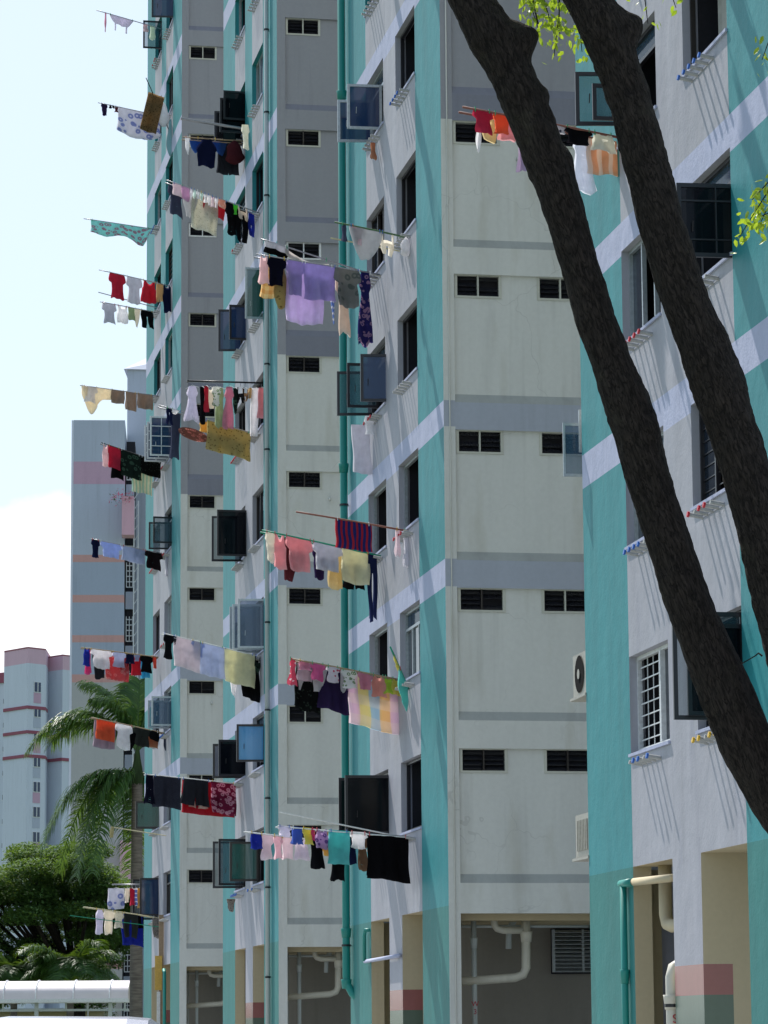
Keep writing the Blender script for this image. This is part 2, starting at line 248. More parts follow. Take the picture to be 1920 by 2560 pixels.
# ------------------------------------------------------------------ mesh helpers
class MB:
    def __init__(s): s.v = []; s.f = []; s.m = []; s.mats = []; s.uv = []
    def mi(s, m):
        if m not in s.mats: s.mats.append(m)
        return s.mats.index(m)
    def face(s, pts, m, uvs=None):
        i = len(s.v); s.v += [Vector(p) for p in pts]; s.f.append(tuple(range(i, i+len(pts)))); s.m.append(s.mi(m)); s.uv.append(uvs)
    def mesh(s, vs, fs, m, uvs=None):
        i = len(s.v); s.v += [Vector(p) for p in vs]; k = s.mi(m)
        for f in fs: s.f.append(tuple(i+a for a in f)); s.m.append(k); s.uv.append([uvs[a] for a in f] if uvs else None)
    def box8(s, p, m):
        s.mesh(p, [(0, 1, 2, 3), (7, 6, 5, 4), (0, 4, 5, 1), (1, 5, 6, 2), (2, 6, 7, 3), (3, 7, 4, 0)], m)
    def wbox(s, s0, s1, n0, n1, h0, h1, m):      # box in facade coordinates
        s.box8([W(s0, n0, h0), W(s0, n1, h0), W(s1, n1, h0), W(s1, n0, h0), W(s0, n0, h1), W(s0, n1, h1), W(s1, n1, h1), W(s1, n0, h1)], m)
    def box(s, x0, x1, y0, y1, z0, z1, m):
        s.box8([(x0, y0, z0), (x1, y0, z0), (x1, y1, z0), (x0, y1, z0), (x0, y0, z1), (x1, y0, z1), (x1, y1, z1), (x0, y1, z1)], m)
    def tube(s, pts, rad, m, seg=8, caps=True):
        pts = [Vector(p) for p in pts]; n = len(pts)
        rs = rad if isinstance(rad, (list, tuple)) else [rad]*n
        t0 = (pts[1]-pts[0]).normalized(); up = Vector((0, 0, 1)) if abs(t0.z) < .9 else Vector((1, 0, 0))
        a = t0.cross(up).normalized(); vs = []
        for i in range(n):
            t = (pts[min(i+1, n-1)]-pts[max(i-1, 0)]).normalized()
            a = (a - t*a.dot(t)).normalized(); b = t.cross(a)
            for k in range(seg):
                q = 2*math.pi*k/seg; vs.append(pts[i]+(a*math.cos(q)+b*math.sin(q))*rs[i])
        fs = [(i*seg+k, i*seg+(k+1) % seg, (i+1)*seg+(k+1) % seg, (i+1)*seg+k) for i in range(n-1) for k in range(seg)]
        if caps: fs += [tuple(range(seg))[::-1], tuple((n-1)*seg+k for k in range(seg))]
        s.mesh(vs, fs, m)
    def build(s, name, parent=None, origin=None, smooth=False, recalc=True, weld=False):
        me = bpy.data.meshes.new(name)
        if not s.v: s.face([(0,0,0),(0,0,.01),(0,.01,0)], s.mats[0] if s.mats else 'dark'); print('EMPTY', name)
        if origin is None:
            n = len(s.v); lo = min(v.z for v in s.v); origin = Vector((sum(v.x for v in s.v)/n, sum(v.y for v in s.v)/n, lo))
        me.from_pydata([v-origin for v in s.v], [], s.f)
        for m in s.mats: me.materials.append(MATS[m])
        me.polygons.foreach_set('material_index', s.m)
        if any(u for u in s.uv):
            L = me.uv_layers.new(name='UV'); k = 0
            for p, u in zip(me.polygons, s.uv):
                for j in range(p.loop_total):
                    if u: L.data[p.loop_start+j].uv = u[j]
        if smooth: me.polygons.foreach_set('use_smooth', [True]*len(me.polygons))
        if weld:
            bm = bmesh.new(); bm.from_mesh(me); bmesh.ops.remove_doubles(bm, verts=bm.verts, dist=0.0004); bm.to_mesh(me); bm.free()
        if recalc:
            bm = bmesh.new(); bm.from_mesh(me); bmesh.ops.recalc_face_normals(bm, faces=bm.faces); bm.to_mesh(me); bm.free()
        me.update()
        o = bpy.data.objects.new(name, me); COL.objects.link(o)
        o.location = origin - (wloc(parent) if parent else Vector((0, 0, 0)))
        if parent: o.parent = parent
        return o
def wloc(o):
    l = o.location.copy()
    while o.parent: o = o.parent; l += o.location
    return l
def tag(o, label=None, cat=None, group=None, kind=None):
    if label: o['label'] = label
    if cat: o['category'] = cat
    if group: o['group'] = group
    if kind: o['kind'] = kind
    return o
def empty(name, loc, label, cat, group=None):
    o = bpy.data.objects.new(name, None); COL.objects.link(o); o.location = loc; o.empty_display_size = 0.3
    return tag(o, label, cat, group)
# ------------------------------------------------------------------ ground
g = MB(); g.face([(-900, -300, 0), (900, -300, 0), (900, 2500, 0), (-900, 2500, 0)], 'grass'); tag(g.build('ground', origin=Vector((0, 0, 0)), recalc=False), kind='structure')
g = MB(); g.face([W(-30, 6, .004), W(-30, -18, .004), W(112, -18, .004), W(112, 6, .004)], 'concrete'); tag(g.build('pavement', origin=Vector((0, 0, 0)), recalc=False), kind='structure')
g = MB(); g.face([(-16, -60, .004), (-9, -60, .004), (-11, 104, .004), (-18, 104, .008)], 'asphalt'); tag(g.build('road', origin=Vector((-12, 0, 0)), recalc=False), kind='structure')
g = MB()
for i in range(14): g.box(-13.2-i*.16, -13.05-i*.16, -20+i*9, -17+i*9, .012, .016, 'paintwhite')
tag(g.build('road_marking', recalc=False), kind='structure')
g = MB(); g.wbox(-20, 108, 2.6, 2.75, 0, .14, 'concrete'); tag(g.build('kerb'), kind='structure')

# ------------------------------------------------------------------ the apartment block: one serrated slab of four wings
S0 = [35.2, 55.03, 74.8, 94.55]; CUT = [0, 2.35, 4.3, 5.6, 7.55, 9.95]; TOPH = 37.4; FH = 2.7; NF = 12
block = empty('apartment_block', W(35.2, 0, 0), 'tall teal and lavender apartment block with stepped wings, filling the right of the picture', 'apartment block')
BANDS = [(9.05, 9.52), (11.78, 12.23), (19.85, 20.32), (22.56, 23.05), (27.98, 28.5), (30.45, 30.98)]
def inband(h): return any(a-.01 < h < b for a, b in BANDS)
WIN = [(5.19+FH*k, 6.44+FH*k) for k in range(NF)]
VIS_TOP = [16.5, 22.5, 31.5, 36.0]
def facade(i):
    s0 = S0[i]; mb = MB()
    hs = {3.73, TOPH, 0}
    for a, b in WIN: hs |= {a, b}
    for a, b in BANDS: hs |= {a, b}
    hs = sorted(hs)
    for c in range(5):
        a, b = s0+CUT[c], s0+CUT[c+1]
        for h0, h1 in zip(hs, hs[1:]):
            hm = (h0+h1)/2
            if hm < 3.73:
                if c in (1, 3): continue
                if c == 2:
                    for q0, q1, m in ((0, .98, 'tilegreen'), (.98, 1.34, 'tilepink'), (1.34, 1.70, 'tilepink'), (1.70, 2.06, 'tilegreen'), (2.06, 2.42, 'tilepink'), (2.42, 3.73, 'lavender')):
                        mb.face([W(a, 0, q0), W(b, 0, q0), W(b, 0, q1), W(a, 0, q1)], m)
                    continue
                mb.face([W(a, 0, h0), W(b, 0, h0), W(b, 0, h1), W(a, 0, h1)], 'teal_low'); continue
            isw = c in (1, 3) and any(x < hm < y for x, y in WIN)
            if isw: continue
            m = 'band' if inband(hm) else ('teal' if c in (0, 4) or (c == 2 and hm > 23.05) else 'lavender')
            mb.face([W(a, 0, h0), W(b, 0, h0), W(b, 0, h1), W(a, 0, h1)], m)
        if c in (1, 3):
            for x, y in WIN:
                rm = 'teal' if x > 20 else 'lavender'; d = -.2
                mb.face([W(a, 0, x), W(b, 0, x), W(b, d, x), W(a, d, x)], 'lavender'); mb.face([W(a, 0, y), W(b, 0, y), W(b, d, y), W(a, d, y)], rm)
                mb.face([W(a, 0, x), W(a, 0, y), W(a, d, y), W(a, d, x)], rm); mb.face([W(b, 0, x), W(b, 0, y), W(b, d, y), W(b, d, x)], rm)
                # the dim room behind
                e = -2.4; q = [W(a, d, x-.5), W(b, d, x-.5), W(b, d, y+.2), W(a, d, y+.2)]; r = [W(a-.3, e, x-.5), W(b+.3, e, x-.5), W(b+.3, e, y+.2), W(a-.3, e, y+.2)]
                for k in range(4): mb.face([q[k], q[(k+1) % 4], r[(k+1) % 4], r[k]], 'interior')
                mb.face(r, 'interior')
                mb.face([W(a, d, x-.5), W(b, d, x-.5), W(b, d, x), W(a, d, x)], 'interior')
    # soffit of the open ground storey and the cross walls in it
    for c in (1, 3): mb.face([W(s0+CUT[c], 0, 3.73), W(s0+CUT[c+1], 0, 3.73), W(s0+CUT[c+1], -6, 3.73), W(s0+CUT[c], -6, 3.73)], 'creamwall')
    mb.face([W(s0, -.18, 3.62), W(s0+2.35, -.18, 3.62), W(s0+2.35, -6, 3.62), W(s0, -6, 3.62)], 'creamwall')
    mb.face([W(s0+2.35, 0, 0), W(s0+2.35, -.18, 0), W(s0+2.35, -.18, 3.73), W(s0+2.35, 0, 3.73)], 'creamwall')
    mb.face([W(s0, -.18, 0), W(s0+2.35, -.18, 0), W(s0+2.35, -.18, 3.73), W(s0, -.18, 3.73)], 'creamwall')
    a = s0+4.3
    for q0, q1, m in ((0, .98, 'tilegreen'), (.98, 1.34, 'tilepink'), (1.34, 1.70, 'tilepink'), (1.70, 2.06, 'tilegreen'), (2.06, 2.42, 'tilepink'), (2.42, 3.73, 'creamwall')):
        mb.face([W(a, 0, q0), W(a, -.36, q0), W(a, -.36, q1), W(a, 0, q1)], m)
    mb.face([W(a, -.36, 0), W(a, -6, 0), W(a, -6, 3.73), W(a, -.36, 3.73)], 'creamwall')
    mb.face([W(s0+5.6, 0, 0), W(s0+5.6, -.36, 0), W(s0+5.6, -.36, 3.73), W(s0+5.6, 0, 3.73)], 'creamwall')
    mb.face([W(s0+4.3, -.36, 0), W(s0+5.6, -.36, 0), W(s0+5.6, -.36, 3.73), W(s0+4.3, -.36, 3.73)], 'creamwall')
    a = s0+7.55
    mb.face([W(a, 0, 0), W(a, -.24, 0), W(a, -.24, 3.73), W(a, 0, 3.73)], 'creamwall')
    mb.face([W(s0+8.3, -.2, 0), W(s0+8.3, -.56, 0), W(s0+8.3, -.56, 3.73), W(s0+8.3, -.2, 3.73)], 'creamwall')
    mb.face([W(s0+8.8, -.5, 0), W(s0+8.8, -3, 0), W(s0+8.8, -3, 3.73), W(s0+8.8, -.5, 3.73)], 'band')
    mb.build('facade_wall', block, recalc=False)
def sidewall(i):                                   # the end wall of a wing, seen almost square on
    s0 = S0[i]; mb = MB(); D = -6.0; r = .07
    def q(n0, n1, h0, h1, m, o=0, o1=None):
        o1 = o if o1 is None else o1
        mb.face([W(s0+o, n0, h0), W(s0+o, n1, h0), W(s0+o1, n1, h1), W(s0+o1, n0, h1)], m)
    def colr(h, n=0): return 'gray' if h > 17.17 else 'cream'
    for h0, h1 in ((0, 9.05), (9.05, 9.52), (9.52, 11.78), (11.78, 12.23), (12.23, 17.15), (17.15, TOPH)):
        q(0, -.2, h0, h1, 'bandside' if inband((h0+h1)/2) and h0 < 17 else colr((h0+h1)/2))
    for k in range(NF):
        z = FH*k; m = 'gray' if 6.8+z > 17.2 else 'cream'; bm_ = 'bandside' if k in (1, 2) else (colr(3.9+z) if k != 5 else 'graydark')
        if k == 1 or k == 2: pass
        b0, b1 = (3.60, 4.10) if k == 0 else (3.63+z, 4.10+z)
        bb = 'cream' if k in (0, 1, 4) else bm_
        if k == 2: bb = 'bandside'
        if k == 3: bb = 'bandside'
        q(-.2, D, b0, b1, bb)
        q(-.2, D, 4.10+z, 4.25+z, 'ledge' if z < 12 else 'graydark', 0, r)
        pm = 'gray' if 5+z > 17.1 else 'cream'
        # recessed panel with two window openings below its head
        t0, t1 = 5.95+z, 6.33+z; wl = [(-.24, -1.02), (-1.68, -2.46)]
        q(-.2, D, 4.25+z, t0, pm, r)
        edges = [-.2, wl[0][0], wl[0][1], wl[1][0], wl[1][1], D]
        for j in (0, 2, 4): q(edges[j], edges[j+1], t0, t1, pm, r)
        for a, b in wl:
            for (n0, n1, ha, hb) in ((a, b, t0, t0), (a, b, t1, t1)):
                mb.face([W(s0+r, n0, ha), W(s0+r, n1, ha), W(s0+r+.16, n1, ha), W(s0+r+.16, n0, ha)], pm)
            for n0 in (a, b): mb.face([W(s0+r, n0, t0), W(s0+r, n0, t1), W(s0+r+.16, n0, t1), W(s0+r+.16, n0, t0)], pm)
            mb.face([W(s0+r+.16, a, t0), W(s0+r+.16, b, t0), W(s0+r+.16, b, t1), W(s0+r+.16, a, t1)], 'interior')
        mb.face([W(s0, -.2, t1), W(s0, D, t1), W(s0+r, D, t1), W(s0+r, -.2, t1)], pm)
        mb.face([W(s0, -.2, 4.1+z), W(s0+r, -.2, 4.25+z), W(s0+r, -.2, t1), W(s0, -.2, t1)], pm)
        if k == NF-1: q(-.2, D, t1, TOPH, 'gray')
    mb.face([W(s0, -.2, 3.6), W(s0, D, 3.6), W(s0+.2, D, 3.6), W(s0+.2, -.2, 3.6)], 'creamwall')
    e = s0+9.95
    mb.face([W(e, 0, 3.73), W(e, D, 3.73), W(e, D, TOPH), W(e, 0, TOPH)], 'cream')
    # back of the light well
    nx = S0[i+1] if i < 3 else s0+19.8
    if i < 3: mb.face([W(e, D, 3.73), W(nx, D, 3.73), W(nx, D, TOPH), W(e, D, TOPH)], 'cream')
    mb.build('side_wall', block, recalc=False)
    rf = MB(); rf.wbox(s0, e, 0.0, -14, TOPH, TOPH+.25, 'rooftop'); rf.wbox(s0, e, 0, -.15, TOPH+.25, TOPH+1.1, 'band')
    if i < 3: rf.wbox(e, nx, D, -14, TOPH, TOPH+.25, 'rooftop')
    rf.build('roof', block)
for i in range(4): facade(i); sidewall(i)
bk = MB()
bk.face([W(35.2, -14, 3.73), W(104.5, -14, 3.73), W(104.5, -14, TOPH), W(35.2, -14, TOPH)], 'cream')
bk.face([W(104.5, -6, 0), W(104.5, -14, 0), W(104.5, -14, TOPH), W(104.5, -6, TOPH)], 'cream'); bk.face([W(35.2, -6, 0), W(35.2, -14, 0), W(35.2, -14, TOPH), W(35.2, -6, TOPH)], 'cream')
bk.build('rear_wall', block, recalc=False)

# ---- windows of the facade
SASH = [[1,62.23,0.6,13.33,14.19,"darkpale"],[1,61.74,0.5,13.38,14.24,"darkpale"],[1,60.56,0.43,13.28,14.18,"darkblue"],[1,62.16,0.58,18.7,19.54,"lightblue"],[1,61.12,0.57,18.66,19.54,"lightblue"],[1,61.53,0.74,5.34,6.34,"black"],[1,60.6,0.76,5.25,6.32,"black"],[0,42.44,0.6,13.48,14.21,"darkpale"],[0,41.82,0.54,13.36,13.85,"darkpale"],[0,37.58,0.6,10.52,11.4,"darkgrid"],[0,37.66,0.75,5.13,6.37,"darkpale"],[0,37.63,0.61,5.17,6.23,"black"],[2,80.47,0.51,24.32,25.07,"black"],[2,80.55,0.59,24.01,24.89,"black"],[2,81.01,0.66,23.82,24.71,"black"],[2,81.4,0.5,18.61,19.68,"darkblue"],[2,80.26,0.38,18.65,19.53,"darkblue"],[2,77.23,0.39,18.51,19.76,"lightgreen"],[2,80.95,0.72,13.21,14.34,"darkpale"],[2,80.21,0.69,13.23,14.37,"black"],[2,77.17,0.56,10.61,11.78,"lightclear"],[2,77.79,0.61,10.64,11.73,"lightclear"],[2,78.49,0.6,10.65,11.75,"lightclear"],[2,77.33,0.57,7.96,8.84,"darksky"],[2,81.04,0.67,7.87,8.71,"darkblue"],[2,80.45,0.62,7.87,8.75,"black"],[2,81.42,0.62,5.21,6.35,"darkpale"],[2,80.82,0.57,5.25,6.37,"darkpale"],[2,78.53,0.58,5.24,6.17,"darkgreen"],[3,100.47,0.52,32.32,33.22,"darkpale"],[3,96.94,0.61,32.23,33.01,"darkblue"],[3,97.22,0.59,18.73,19.93,"whitegrid"],[3,97.98,0.6,18.77,19.9,"whitegrid"],[3,98.65,0.61,18.8,19.91,"whitegrid"],[3,96.81,0.53,16.04,16.83,"darkpale"],[3,97.67,0.56,15.99,16.81,"darkpale"],[3,96.98,0.53,10.65,11.52,"lightclear"],[3,97.95,0.54,10.66,11.49,"lightclear"],[3,101.22,0.55,7.9,8.72,"darkgreen"],[3,100.3,0.64,7.86,8.68,"darkgreen"],[3,100.33,0.51,5.24,6.37,"darkblue"],[3,102.06,0.56,5.18,6.41,"darkpale"]]
sash_at = {}
for (w, s, n, h0, h1, kind) in SASH:
    rel = s-S0[w]; c = 1 if rel < 4.8 else 3; k = round((h0-5.25)/FH)
    sash_at.setdefault((w, c, k), []).append((s, n, h0, h1, kind))
OPENKIND = {'darkpale': ('framedark', 'glass_pale'), 'darkblue': ('framedark', 'glass_blue'), 'lightblue': ('framelight', 'glass_blue'), 'black': ('framedark', 'glass_black'),
            'darkgrid': ('framedark', 'glass_black'), 'lightgreen': ('framelight', 'glass_green'), 'lightclear': ('framelight', 'glass_clear'), 'darksky': ('framedark', 'glass_sky'),
            'darkgreen': ('framebrown', 'glass_green'), 'whitegrid': ('framewhite', 'glass_blue')}
def casement(parent, s, n, h0, h1, kind):
    fm, gm = OPENKIND[kind]; t = .02; b = .05; n0 = -.06; n = n+.04; mb = MB()
    # the sash stands square out from the wall, hinge at the frame
    L = n-n0; skew = rnd.uniform(-.10, .16)
    def P(u, h, o): return W(s + o + skew*u, n0+u, h)
    def bar(u0, u1, a0, a1): mb.box8([P(u0, a0, -t), P(u1, a0, -t), P(u1, a0, t), P(u0, a0, t), P(u0, a1, -t), P(u1, a1, -t), P(u1, a1, t), P(u0, a1, t)], fm)
    bar(0, b, h0, h1); bar(L-b, L, h0, h1); bar(b, L-b, h0, h0+b); bar(b, L-b, h1-b, h1)
    if kind == 'whitegrid':
        bar(L/2-.012, L/2+.012, h0+b, h1-b)
        for j in (1, 2, 3): bar(b, L-b, h0+(h1-h0)*j/4-.012, h0+(h1-h0)*j/4+.012)
    if kind == 'darkgrid':
        bar(L*.33, L*.33+.015, h0+b, h1-b); bar(b, L-b, h1-.22, h1-.2); bar(b, L-b, h0+.2, h0+.215)
    mb.face([P(b, h0+b, 0), P(L-b, h0+b, 0), P(L-b, h1-b, 0), P(b, h1-b, 0)], gm)
    mb.tube([P(L*.75, h0+.3, -.03), P(L*.75, h0+.42, -.06)], .008, fm, 5)
    mb.build('casement', parent)
def facade_window(i, c, k):
    s0 = S0[i]; a, b = s0+CUT[c], s0+CUT[c+1]; h0, h1 = WIN[k]
    sh = sash_at.get((i, c, k)); d = -.13
    if sh: fm = OPENKIND[sh[0][4]][0]
    else: fm = rnd.choice(['framedark', 'framebrown', 'framelight', 'framedark', 'framelight'])
    if (i, c, k) == (0, 3, 0): fm = 'framewhite'
    mb = MB(); w = .05
    def bar(s_a, s_b, z0, z1, n0=d-.03, n1=d+.03): mb.wbox(s_a, s_b, n0, n1, z0, z1, fm)
    bar(a+.002, a+w, h0+.002, h1-.002); bar(b-w, b-.002, h0+.002, h1-.002); bar(a+w, b-w, h0+.002, h0+w); bar(a+w, b-w, h1-w, h1-.002)
    style = 'open' if sh else rnd.choice(['slide', 'open', 'transom', 'half', 'open', 'half'])
    if i < 2 and not sh and style in ('slide', 'half') and rnd.random() < .6: style = 'open'; fm = 'framedark'
    if (i, c, k) == (0, 3, 0): style = 'grille'
    if (i, c, k) == (0, 1, 1): style = 'half'
    tr = sh and (sh[0][3]-sh[0][2]) < 1.0 or style == 'transom'
    zt = h1-.33
    if tr: bar(a+w, b-w, zt-.025, zt+.025)
    nb = 3
    sp = [a+w+(b-a-2*w)*j/nb for j in range(nb+1)]
    if style == 'grille': sp[1] = a+.72; mb.wbox(sp[1]-.03, sp[1]+.03, d-.03, d+.05, h0+w, h1-w, fm)
    if style in ('closed', 'transom', 'slide', 'half'):
        for j in (1, 2): bar(sp[j]-.022, sp[j]+.022, h0+w, (zt-.025) if tr else h1-w)
    win = mb.build('window', block)
    gl = rnd.choice(['glass_dark', 'glass_blue', 'glass_dark', 'glass_dark'])
    which = {'closed': (0, 1, 2), 'transom': (0, 1, 2), 'slide': (0, 1), 'half': (2,), 'open': (), 'grille': (0,)}[style]
    for j in which:
        p = MB(); o = -.015 + .012*(j % 2); p.face([W(sp[j], d+o, h0+w), W(sp[j+1], d+o, h0+w), W(sp[j+1], d+o, (zt-.025) if tr else h1-w), W(sp[j], d+o, (zt-.025) if tr else h1-w)], gl); p.build('pane', win, recalc=False)
    if tr:
        p = MB(); p.face([W(a+w, d-.01, zt+.025), W(b-w, d-.01, zt+.025), W(b-w, d-.01, h1-w), W(a+w, d-.01, h1-w)], 'glass_clear'); p.build('transom_pane', win, recalc=False)
    if style == 'grille' or (not sh and rnd.random() < .14):
        p = MB(); gm = 'framewhite' if style == 'grille' else 'framedark'
        ga, gb = (a+.06, b-.06) if style != 'grille' else (a+.72, b-.08)
        for j in range(1, 8): p.wbox(ga, gb, -.140, -.130, h0+j*(h1-h0)/8-.008, h0+j*(h1-h0)/8+.008, gm)
        for j in range(0 if style == 'grille' else 1, 4): p.wbox(ga+(gb-ga)*j/4-.008, ga+(gb-ga)*j/4+.008, -.155, -.145, h0+.05, h1-.05, gm)
        p.build('grille', win)
    if rnd.random() < .7:
        p = MB(); cm = rnd.choice(['curtain', 'curtain', 'curtaindark', 'curtainblue']); x0 = a+.1 if rnd.random() < .5 else b-.9; n_ = 14; vs = []
        for j in range(n_+1):
            nn_ = -.45+.04*math.sin(j*2.1)
            vs += [W(x0+.8*j/n_, nn_, h0-.3), W(x0+.8*j/n_, nn_, h1)]
        p.mesh(vs, [(2*j, 2*j+2, 2*j+3, 2*j+1) for j in range(n_)], cm); p.build('curtain', win, recalc=False)
    if sh:
        for e in sh: casement(win, e[0], e[1], e[2], e[3], e[4])
    # sill lip
    p = MB(); p.wbox(a-.03, b+.03, .002, .03, h0-.05, h0-.012, 'band'); p.build('sill', win)
    # five sockets for the laundry poles
    hz = h0-.19; p = MB(); off = 2.95 if c == 1 else 6.05; cap = rnd.choice(['capnone', 'capnone', 'capred', 'capblue', 'capnone', 'capnone'])
    if (i, c, k) == (0, 1, 3): cap = 'capblue'
    if (i, c, k) == (0, 1, 1): cap = 'capred'
    if (i, c, k) == (0, 3, 1): cap = 'capblue'
    if (i, c, k) == (1, 1, 2): cap = 'capred'
    if (i, c, k) == (1, 3, 2): cap = 'capgreen'
    if (i, c, k) == (0, 1, 0): cap = 'capyellow'
    p.wbox(s0+off-.01, s0+off+.95, .001, .006, hz-.01, hz+.012, 'lavender')
    for j in range(5):
        s = s0+off+j*.235
        p.tube([W(s, -.01, hz), W(s, .17, hz+.03)], .026, 'socket', 8)
        if cap != 'capnone' and rnd.random() < .75: p.tube([W(s, .165, hz+.029), W(s, .19, hz+.034)], .036, cap, 8)
    p.build('pole_holder', block, smooth=False)
def hiddenwin(i, c, k): return WIN[k][0] > VIS_TOP[i]
for i in range(4):
    for c in (1, 3):
        for k in range(NF):
            if not hiddenwin(i, c, k): facade_window(i, c, k)
# ---- louvred windows of the end walls
def louvre_window(i, col, k):
    s = S0[i]+.07; z = FH*k; a, b = [(-.24, -1.02), (-1.68, -2.46)][col]; h0, h1 = 5.95+z, 6.33+z; mb = MB(); fm = 'framecream'; w = .028
    fm = 'framewhite' if (i, k) in ((2, 5), (3, 7), (1, 6)) else fm
    def bar(n0, n1, z0, z1, m=fm): mb.wbox(s-.02, s+.05, n0, n1, z0, z1, m)
    bar(a+.02, a-w, h0-.02, h1+.02); bar(b+w, b-.02, h0-.02, h1+.02); bar(a-w, b+w, h0-.02, h0+.015); bar(a-w, b+w, h1-.015, h1+.02)
    bar((a+b)/2+.012, (a+b)/2-.012, h0+.015, h1-.015, fm if (i, k) in ((2, 5), (3, 7), (1, 6)) or rnd.random() < .35 else 'framebrown')
    win = mb.build('louvre_window', block)
    p = MB()
    for (n0, n1) in ((a-w, (a+b)/2+.012), ((a+b)/2-.012, b+w)):
        for j in range(4):
            z0 = h0+.03+j*.085; o = rnd.uniform(-.012, .012)
            if rnd.random() < .08: continue
            p.face([W(s+.02, n0, z0+o), W(s+.02, n1, z0+o), W(s+.075, n1, z0+.075+o), W(s+.075, n0, z0+.075+o)], 'louvre')
    p.build('louvre_pane', win, recalc=False)
for i in (1, 2, 3):
    for k in range(NF):
        if WIN[k][0] > VIS_TOP[i]+2: continue
        louvre_window(i, 0, k)
        if i == 1: louvre_window(i, 1, k)
# ---- rain and waste pipes
def pipe(name, pts, r, m, collars=(), clamps=(), parent=block):
    mb = MB()
    mb.tube(pts, r, m, 12)
    for c0 in collars: mb.tube([c0+Vector((0, 0, -.1)), c0+Vector((0, 0, .05)), c0+Vector((0, 0, .08))], [r*1.15, r*1.35, r*1.4], m, 12)
    o = mb.build(name, parent, smooth=True)
    for c0 in clamps:
        q = MB(); q.tube([c0+Vector((0, 0, -.02)), c0+Vector((0, 0, .02))], r*1.25, 'framedark', 12); q.tube([c0+NV*-.12+DV*.1, c0+NV*-.02+DV*.1], .01, 'framedark', 5); q.build('pipe_clamp', o)
s = 64.75
pipe('downpipe', [W(s, .12, TOPH), W(s, .12, 2.75), W(s-.02, .10, 2.6), W(s-.1, .02, 2.42), W(s-.2, -.08, 2.33)], .075, 'pipeteal', [W(s, .12, h) for h in (3.6, 2.62, 12.75, 20.4)], [W(s, .12, h) for h in (3.35, 8.3, 12.0, 16.6, 19.9)])
s = 75.98; hy = [2419, 2199, 1980, 1783, 1582, 1388, 1193, 1001, 812, 620, 429, 235, 46]
pipe('downpipe', [W(s, .08, TOPH), W(s, .08, 0)], .055, 'pipecream', [], [W(s, .08, 2.95+2.03*j) for j in range(13)])
s = 43.05
pipe('downpipe', [W(s, .06, .2), W(s, .06, 3.5)], .045, 'pipeteal', [W(s, .06, 1.2), W(s, .06, 2.35)])
pipe('downpipe', [W(s+.12, .06, 3.53), W(42.6, .06, 3.53)], .05, 'pipeteal')
pipe('waste_pipe', [W(42.6, .03, 3.53), W(40.9, -.02, 3.50)], .05, 'creamwall')
pipe('waste_pipe', [W(42.3, -.3, 3.73), W(42.3, -.3, 3.1), W(42.2, -.3, 2.98), W(42.0, -.3, 2.95), W(40.7, -.3, 2.95)], .085, 'creamwall')
sp = pipe('waste_pipe', [W(41.0, -.02, .1), W(41.0, -.02, 2.3), W(41.02, -.05, 2.4), W(41.1, -.16, 2.45), W(41.3, -.5, 2.47)], .085, 'pipewhite', [W(41.0, -.02, 2.0)], [W(41.0, -.02, 1.95)])
s = 97.7
pipe('downpipe', [W(s, .08, .1), W(s, .08, 3.5), W(s+.2, .08, 3.58)], .05, 'pipeteal')
pipe('vent_pipe', [W(62.9, .08, 3.0), W(62.9, .08, 3.5), W(62.75, .08, 3.58), W(62.7, -.02, 3.58)], .035, 'pipeteal')
pipe('vent_pipe', [W(63.0, .05, 3.0), W(59.3, .05, 3.02)], .035, 'band')
